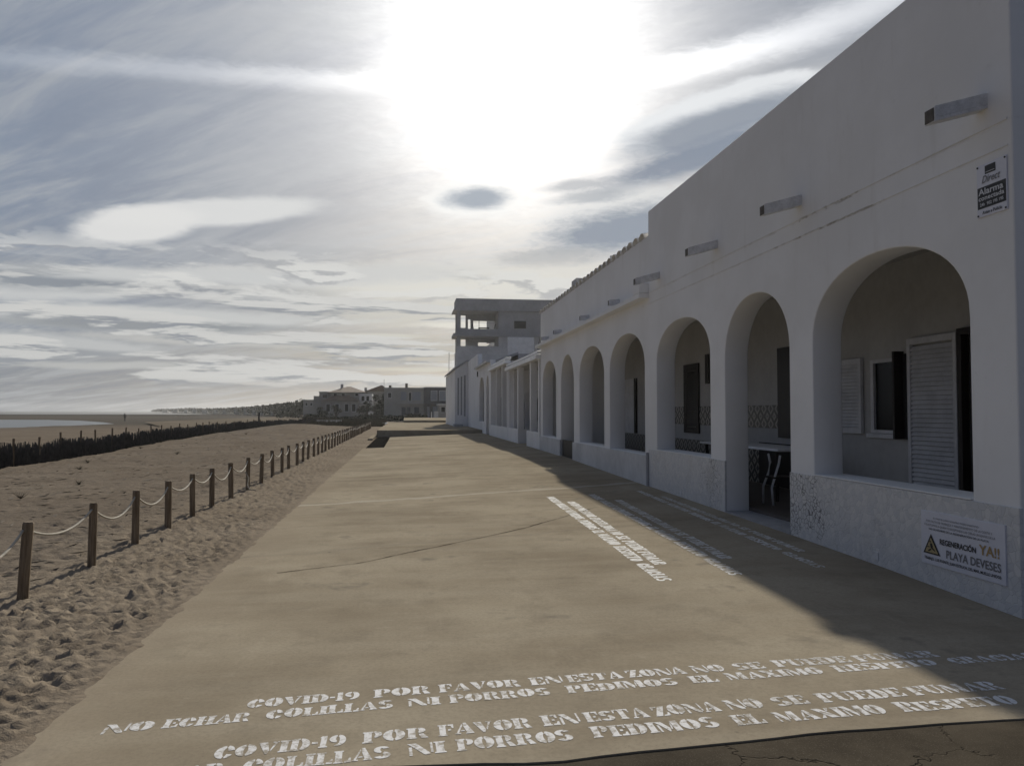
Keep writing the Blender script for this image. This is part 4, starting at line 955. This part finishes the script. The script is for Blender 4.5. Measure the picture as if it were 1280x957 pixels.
def tree(x, y, z, w, h, m, label, th=.3, n=1800, group=None):
    t = thing('tree', label, 'tree', (x, y, z), 0, group); mb = MB(); tb_ = MB()
    tb_.tube([(0, 0, -.3), (.05, 0, h * th), (0, .05, h * .75)], .1, 8, radii=[h * .03, h * .022, h * .008])
    for i in range(13):
        a = random.uniform(0, 6.28); rr = random.uniform(.1, .33) * w; zc_ = h * random.uniform(th + .12, .86); r_ = w * random.uniform(.13, .24)
        p = (math.cos(a) * rr, math.sin(a) * rr, zc_); leaf_cluster(mb, p, (r_, r_, r_ * .7), n // 13, w * .032)
        tb_.tube([(0, 0, h * th * .9), (p[0] * .5, p[1] * .5, (zc_ + h * th) / 2), p], .03, 5, radii=[h * .012, h * .008, h * .003])
    mb.build('crown', m, t); tb_.build('trunk', M_trunk, t); return t

# ------------------------------------------------------------------ distant houses
def window(parent, x0, x1, y, z0, z1, m=None, fm=None):
    f = MB().box(x0 - .08, x0, y - .06, y + .02, z0 - .08, z1 + .08).box(x1, x1 + .08, y - .06, y + .02, z0 - .08, z1 + .08).box(x0, x1, y - .06, y + .02, z1, z1 + .08).box(x0 - .0, x1 + .0, y - .09, y + .02, z0 - .1, z0).build('window', fm or M_grey, parent)
    MB().box(x0, x1, y - .03, y - .005, z0, z1).build('pane', m or M_glass, f)
def hip(mb, x0, x1, y0, y1, z0, z1, e=.4):
    x0 -= e; x1 += e; y0 -= e; y1 += e; cy_ = (y0 + y1) / 2; r_ = min((x1 - x0) / 2, (y1 - y0) / 2) * .9
    b = len(mb.v); mb.v += [(x0, y0, z0), (x1, y0, z0), (x1, y1, z0), (x0, y1, z0), (x0 + r_, cy_, z1), (x1 - r_, cy_, z1)]
    mb.f += [(b, b + 1, b + 5, b + 4), (b + 1, b + 2, b + 5), (b + 2, b + 3, b + 4, b + 5), (b + 3, b, b + 4), (b, b + 3, b + 2, b + 1)]; return mb
def PX(px, y): return at_y(px, 500, y)[0]
def PZ(py, y): return at_y(500, py, y)[2]
def volume(t, px0, px1, y, d, ztop, m, z0=-.3, name='walls'): MB().box(PX(px0, y), PX(px1, y), y, y + d, z0, PZ(ztop, y)).build(name, m, t)
D = 150.
v1 = thing('villa', 'large pale villa with a hipped roof, left of the round dark tree', 'house', (PX(425, D), D + 4, 0))
volume(v1, 413, 455, D + 2, 9, 490.3, M_cream); volume(v1, 399, 413, D + 3.5, 8, 489.8, M_cream, name='side_wing'); volume(v1, 392, 399, D + 4.5, 6, 495, M_cream, name='low_wing')
o = hip(MB(), PX(413, D + 2), PX(455, D + 2), D + 2, D + 11, PZ(490.3, D + 2), PZ(483.2, D + 6), .5).build('roof', M_roof, v1)
MB().box(PX(427, D + 6) - .2, PX(427, D + 6) + .3, D + 6, D + 6.5, 5, PZ(480.3, D + 6)).build('chimney', M_greyd, o)
MB().box(PX(398, D + 3), PX(414, D + 3), D + 3.3, D + 11, PZ(489.8, D), PZ(489.0, D)).build('flat_roof', M_greyd, v1)
volume(v1, 403, 448, D, 2.2, 501, M_cream, name='front_wing')
hip(MB(), PX(403, D), PX(448, D), D, D + 4, PZ(501, D), PZ(494.5, D + 2), .35).build('front_roof', M_roof, v1)
for p in (408, 419, 431, 440): window(v1, PX(p, D), PX(p + 4.5, D), D, PZ(514, D), PZ(505, D))
for p in (417, 427, 444): window(v1, PX(p, D + 2), PX(p + 4, D + 2), D + 2, PZ(495, D + 2), PZ(491.8, D + 2))
window(v1, PX(403, D + 3.5), PX(409, D + 3.5), D + 3.5, PZ(497, D), PZ(492.5, D))
volume(v1, 449, 465, D + 1, 7, 492, M_grey, name='right_wing'); MB().box(PX(447.5, D), PX(465.5, D), D + .4, D + 2, PZ(505.5, D), PZ(504.3, D)).build('balcony', M_greyd, v1)
for p in (452, 458): window(v1, PX(p, D + 1), PX(p + 3.4, D + 1), D + 1, PZ(511, D), PZ(507, D)); window(v1, PX(p, D + 1), PX(p + 3.4, D + 1), D + 1, PZ(501, D), PZ(495, D))
adopt(v1)
v2 = thing('villa', 'pale house with a pitched roof half hidden by the dark trees', 'house', (PX(470, D), D + 10, 0))
volume(v2, 458, 486, D + 9, 7, 489, M_cream)
x0, x1, ya, yb = PX(456, D + 9), PX(488, D + 9), D + 8.6, D + 16; xm = PX(477, D + 9)
MB().hexa([(x0, ya, PZ(489, D + 9)), (x1, ya, PZ(489, D + 9)), (x1, yb, PZ(489, D + 9)), (x0, yb, PZ(489, D + 9)), (xm - .1, ya, PZ(481.5, D + 9)), (xm + .1, ya, PZ(481.5, D + 9)), (xm + .1, yb, PZ(481.5, D + 9)), (xm - .1, yb, PZ(481.5, D + 9))]).build('roof', M_roof, v2)
for p in (463, 468): window(v2, PX(p, D + 9), PX(p + 3, D + 9), D + 9, PZ(501, D), PZ(496, D))
MB().box(PX(457, D + 12) - .25, PX(457, D + 12) + .25, D + 12, D + 12.5, 4, PZ(484.5, D + 12)).build('chimney', M_greyd, v2)
MB().tube([(PX(480, D + 12), D + 12, 5), (PX(480, D + 12), D + 12, PZ(474, D + 12))], .03, 5).build('aerial', M_dark, v2)
adopt(v2)
D3 = 135.
v3 = thing('terraced_house', 'grey cream two storey flat roofed house with pale blue shutters', 'house', (PX(505, D3), D3 + 4, 0))
volume(v3, 480, 529.6, D3, 10, 485.5, M_cream); MB().box(PX(479.5, D3), PX(530, D3), D3 - .15, D3 + 10, PZ(485.5, D3), PZ(484.3, D3)).build('roof', M_greyd, v3)
MB().box(PX(498, D3), PX(529.5, D3), D3 - .7, D3, PZ(504.4, D3), PZ(503, D3)).build('balcony', M_greyd, v3)
window(v3, PX(485, D3), PX(489, D3), D3, PZ(497, D3), PZ(491, D3)); window(v3, PX(511, D3), PX(514, D3), D3, PZ(501, D3), PZ(490.5, D3))
for a, b in ((501, 508), (515.5, 526)): MB().box(PX(a, D3), PX(b, D3), D3 - .06, D3 + .01, PZ(500, D3), PZ(489.5, D3)).build('shutter', M_bluep, v3)
for a, b in ((502, 507), (508.5, 513), (518, 524)): MB().box(PX(a, D3), PX(b, D3), D3 - .05, D3 + .01, -.1, PZ(508.5, D3)).build('door', M_blue, v3)
for p, q in ((508, 479), (487.5, 481.5)): MB().box(PX(p - 1.6, D3 + 3), PX(p + 1.6, D3 + 3), D3 + 3, D3 + 3.5, 4.5, PZ(q, D3 + 3)).build('chimney', M_trunk, v3)
MB().tube([(PX(488.4, D3), D3 + 4, 5), (PX(488.4, D3), D3 + 4, PZ(480, D3))], .04, 5).tube([(PX(486.6, D3), D3 + 4, PZ(482.3, D3)), (PX(490.4, D3), D3 + 4, PZ(482.3, D3))], .03, 5).build('aerial', M_dark, v3)
adopt(v3)
v4 = thing('terraced_house', 'dark slate blue two storey house with two pale upstairs windows', 'house', (PX(550, D3), D3 + 4, 0))
volume(v4, 529.8, 600, D3 + .01, 10, 484.6, M_blue); MB().box(PX(529.8, D3), PX(600, D3), D3 - .14, D3 + 10, PZ(484.6, D3), PZ(483.5, D3)).build('roof', M_greyd, v4)
for a, b in ((539, 546), (549.5, 557)): window(v4, PX(a, D3), PX(b, D3), D3, PZ(500, D3), PZ(488.5, D3), M_bluep)
MB().box(PX(530.2, D3), PX(600, D3), D3 - .9, D3 - .01, PZ(505, D3), PZ(502.6, D3)).build('balcony', M_blue, v4)
for a, b in ((534, 537), (541, 546), (553, 557)): MB().box(PX(a, D3), PX(b, D3), D3 - .06, D3 + .01, 0, PZ(508, D3)).build('door', M_bluep, v4)
MB().box(PX(559.5, D3 + 2), PX(562.5, D3 + 2), D3 + 2, D3 + 2.5, 5, PZ(479, D3 + 2)).build('chimney', M_trunk, v4)
adopt(v4)
an = MB().tube([(PX(560.8, 118), 118, .3), (PX(561.2, 118), 118, PZ(440, 118))], .045, 6).build('flagpole', M_greyd); tag(an, 'tall thin bare pole rising in front of the slate blue house', 'pole')
v5 = thing('annex', 'small low white annex with one square window before the slate blue house', 'house', (PX(560, 122), 122, 0))
volume(v5, 548, 590, 121, 6, 505.8, M_cream); MB().box(PX(547, 121), PX(590, 121), 120.8, 127, PZ(505.8, 121), PZ(504.8, 121)).build('roof', M_white, v5)
window(v5, PX(551.5, 121), PX(556.3, 121), 121, PZ(515, 121), PZ(508.5, 121)); MB().box(PX(543, 120), PX(548, 120), 120.4, 120.6, 0, PZ(514, 120)).build('garden_wall', M_grey, v5)
adopt(v5)
tag(MB().box(PX(538.9, 119), PX(539.9, 119), 119, 119.15, .3, PZ(514.5, 119)).build('bollard', M_white), 'short white post on the upper terrace before the slate blue house', 'post')
v6 = thing('villa', 'small pale block shaped house among the trees left of the hipped villa', 'house', (PX(385, 190), 190, 0))
volume(v6, 379, 398, 190, 8, 500.5, M_cream); MB().box(PX(378.5, 190), PX(398.5, 190), 189.8, 198, PZ(500.5, 190), PZ(499.6, 190)).build('roof', M_greyd, v6)
for p in (382, 388, 393): window(v6, PX(p, 190), PX(p + 2.4, 190), 190, PZ(507, 190), PZ(503.5, 190))
adopt(v6)
tree(PX(477.5, 141), 141, -.1, 3.6, PZ(486.5, 141), M_leafd, 'round dark tree standing against the pitched roof house', n=2600)
tree(PX(484, 139), 139, -.1, 3.2, PZ(498, 139), M_leafd, 'low dense tree left of the grey cream flat roofed house', .15, 2200)
tree(PX(493, 138), 138, -.1, 3.0, PZ(498, 138), M_leafd, 'low dense tree right up against the grey cream house corner', .15, 2200)
tree(PX(459, 143), 143, -.1, 2.2, PZ(497, 143), M_leaf, 'small thin tree before the right wing of the hipped villa', .3, 900)
tree(PX(383, 210), 210, -.1, 5.0, PZ(496.5, 210), M_leafd, 'taller dark tree above the small block shaped house', .3, 1600)
tree(PX(377, 240), 240, -.1, 5.0, PZ(500, 240), M_leafd, 'dark tree just left of the small block shaped house', .3, 1500)
tree(PX(331, 420), 420, -.1, 7.5, PZ(505.8, 420), M_leafd, 'lone tree tallest on the far left part of the shore', .3, 1200)
tree(PX(366, 300), 300, -.1, 9, PZ(502.5, 300), M_leafd, 'broad tree on the shore left of the villas', .2, 1500)
tree(PX(350, 340), 340, -.1, 9, PZ(503.5, 340), M_leafd, 'broad tree midway along the far shore', .2, 1500)
for i, (p, q, w, h_, yy, m_, lb) in enumerate([(392, 0, 4, 1.1, 143, M_leafd, 'wide dark bush at the left foot of the hipped villa'), (408, 0, 4.5, 1.0, 140, M_leaf, 'grey green bush before the hipped villa windows'), (398, 0, 3.4, .8, 128, M_scrub, 'low scrubby bush on the dune before the villas'),
        (436, 0, 3, .8, 134, M_leafd, 'dark bush by the right end of the hipped villa'), (452, 0, 3.6, 1.0, 134, M_leafd, 'dark bush before the right villa wing'), (466, 0, 4.0, 1.1, 133, M_leafd, 'long dark bush under the pitched roof house'),
        (505, 0, 3.4, 1.0, 131, M_leafd, 'dark bush before the blue doors'), (519, 0, 3.6, 1.2, 130, M_leafd, 'dark bush at the corner of the slate blue house'), (359, 0, 5, 1.5, 205, M_leaf, 'isolated bush out on the pale beach flat'), (490, 0, 3.2, 1.0, 129, M_leafd, 'dark bush beneath the low dense trees')]):
    bush(PX(p, yy), yy, -.05, w, h_ * 1.1, m_, lb, n=800, group='bushes below the far houses')
tree(PX(420, 139), 139, -.1, 2.4, PZ(503, 139), M_leafd, 'slim dark tree in front of the hipped villa windows', .25, 900)
tree(PX(403, 141), 141, -.1, 2.8, PZ(505, 141), M_leafd, 'small dark tree at the left corner of the hipped villa front', .2, 900)
tree(PX(452, 137), 137, -.1, 2.6, PZ(502, 137), M_leafd, 'bushy dark tree before the right villa wing', .15, 1200)
tree(PX(470, 137), 137, -.1, 2.8, PZ(500, 137), M_leafd, 'bushy dark tree below the pitched roof', .15, 1200)
# dune scrub, a mass
mb = MB()
for k in range(5200):
    yy = random.uniform(84, 138); p = random.uniform(384, 482); x = PX(p, yy)
    if x > -2.4: continue
    s = random.uniform(.04, .12); hh = random.uniform(.1, .45) * (1 if random.random() < .8 else 1.6); dx = random.uniform(-.2, .2)
    b = len(mb.v); mb.v += [(x - s, yy, -.05), (x + s, yy + .05, -.05), (x + dx, yy, hh)]; mb.f.append((b, b + 1, b + 2))
tag(mb.build('dune_scrub', M_scrub), 'dry low scrub covering the dune before the villas', 'scrub', kind='stuff')
tag(MB().box(PX(478, 96), PX(500, 96), 95.5, 96, -.1, .25).build('low_wall', M_white, bevel=.02), 'low white kerb wall at the end of the rope fence', 'wall')
tag(MB().box(PX(386, 110), PX(424, 104), 108, 108.4, -.1, .42).build('low_wall', M_grey, bevel=.02), 'low grey garden wall behind the dune mound', 'wall')

# far headland: land, wood and a scatter of small houses
land = MB(); top = []; bot = []
for k in range(25):
    t = k / 24; p = 188 + 200 * t; yy = 1450 * (215 / 1450) ** t; x = PX(p, yy); top.append((x, yy, -.2 if k else -.8)); bot.append((x + 60 + 900 * (1 - t), yy + 160 + 500 * (1 - t), 2.5 * (1 - t)))
for k in range(24): land.poly([top[k], top[k + 1], bot[k + 1], bot[k]])
tag(land.build('headland', M_farland), kind='structure')
mb = MB()
def sil(p): return float(np.interp(p, [188, 196, 215, 240, 262, 285, 310, 330, 345, 360, 375, 388], [513.3, 511.6, 511.2, 510.5, 510.8, 510.2, 509.2, 507.6, 506.4, 505.2, 503.5, 503]))
for k in range(2200):
    t = random.random(); p = 190 + 198 * t; yy = 1450 * (215 / 1450) ** t * random.uniform(1.0, 1.12); x = PX(p, yy); zt = PZ(sil(p) + random.uniform(-.6, 1.1), yy)
    r_ = max(.6, (zt + .3) * .45); leaf_cluster(mb, (x, yy, max(.3, zt - r_ * .8)), (r_ * 1.6, r_ * 1.6, r_), 11, r_ * .30)
tag(mb.build('far_wood', M_leafd), 'dark band of trees along the far headland', 'woodland', kind='stuff')
for i, p in enumerate([206, 219, 232, 243, 256, 270, 281, 296, 308, 318, 327, 340, 357, 371]):
    t = (p - 188) / 200; yy = 1450 * (215 / 1450) ** t * .985; w = random.uniform(1.8, 3.4) * yy / 997; z1_ = PZ(sil(p) + random.uniform(.4, 1.6), yy)
    h_ = thing('far_house', 'tiny distant pale house among the trees of the far headland', 'house', (PX(p, yy), yy, -.3), 0, 'tiny houses along the far headland')
    MB().box(-w, w, 0, w * 1.5, 0, z1_ + .3).build('walls', M_cream, h_); hip(MB(), -w, w, 0, w * 1.5, z1_ + .3, z1_ + .3 + w * .35, w * .1).build('roof', M_roof, h_)

# ------------------------------------------------------------------ a walker far out on the beach
def person(x, y, z, label):
    V_ = [((0, 0, .92), .15), ((0, .02, 1.2), .16), ((0, .02, 1.42), .13), ((0, 0, 1.50), .06), ((0, -.02, 1.62), .10), ((0, -.02, 1.74), .07),
          ((.10, 0, .88), .10), ((.13, -.12, .48), .07), ((.14, -.05, .06), .045), ((.14, -.2, .03), .04), ((-.10, 0, .88), .10), ((-.12, .14, .5), .07), ((-.13, .28, .1), .045), ((-.13, .16, .03), .04),
          ((.20, .02, 1.40), .06), ((.27, .08, 1.12), .045), ((.27, -.04, .86), .035), ((-.20, .02, 1.40), .06), ((-.27, -.04, 1.12), .045), ((-.27, -.18, .9), .035)]
    E_ = [(0, 1), (1, 2), (2, 3), (3, 4), (4, 5), (0, 6), (6, 7), (7, 8), (8, 9), (0, 10), (10, 11), (11, 12), (12, 13), (2, 14), (14, 15), (15, 16), (2, 17), (17, 18), (18, 19)]
    me = bpy.data.meshes.new('person'); me.from_pydata([v for v, r_ in V_], E_, [])
    o = bpy.data.objects.new('person', me); COL.objects.link(o); o.modifiers.new('s', 'SKIN'); sb_ = o.modifiers.new('u', 'SUBSURF'); sb_.levels = 1; sb_.render_levels = 1
    for i, (v, r_) in enumerate(V_): me.skin_vertices[0].data[i].radius = (r_, r_ * .8)
    me.skin_vertices[0].data[0].use_root = True; me.materials.append(M_cloth)
    o.location = (x, y, z); return tag(o, label, 'person')
def _skin(me):
    if not me.skin_vertices: pass
try:
    bm_ok = True
    person(at_y(156, 520, 175)[0], 175, -.52, 'lone walker in dark clothes far out on the beach by the pool')
except Exception as ex:
    print('person failed', ex)
for o in list(COL.objects):
    if o.name.split('.')[0] in ('front_wall', 'bay_front', 'arch_wall') and o.type == 'MESH':
        bv = o.modifiers.new('soft_edges', 'BEVEL'); bv.width = .014; bv.segments = 2; bv.limit_method = 'ANGLE'; bv.angle_limit = R(55)
for o in COL.objects:
    if '_ok' in o: del o['_ok']
# ------------------------------------------------------------------ thin haze volume, added to lift the far tones as sun glare does
hz = MB().box(-1300, 460, -60, 1900, -2.2, 17).build('haze', None) if False else None
me = MB(); me.box(-1500, 480, -70, 2100, -2.2, 17)
hm = bpy.data.materials.new('haze_veil'); hm.use_nodes = True; hn_ = hm.node_tree; hn_.nodes.clear()
ho = hn_.nodes.new('ShaderNodeOutputMaterial'); pv = hn_.nodes.new('ShaderNodeVolumePrincipled')
pv.inputs['Color'].default_value = (.85, .87, .9, 1); pv.inputs['Density'].default_value = .00015; pv.inputs['Anisotropy'].default_value = .72
hn_.links.new(pv.outputs[0], ho.inputs['Volume'])
tag(me.build('haze', hm), kind='stuff')
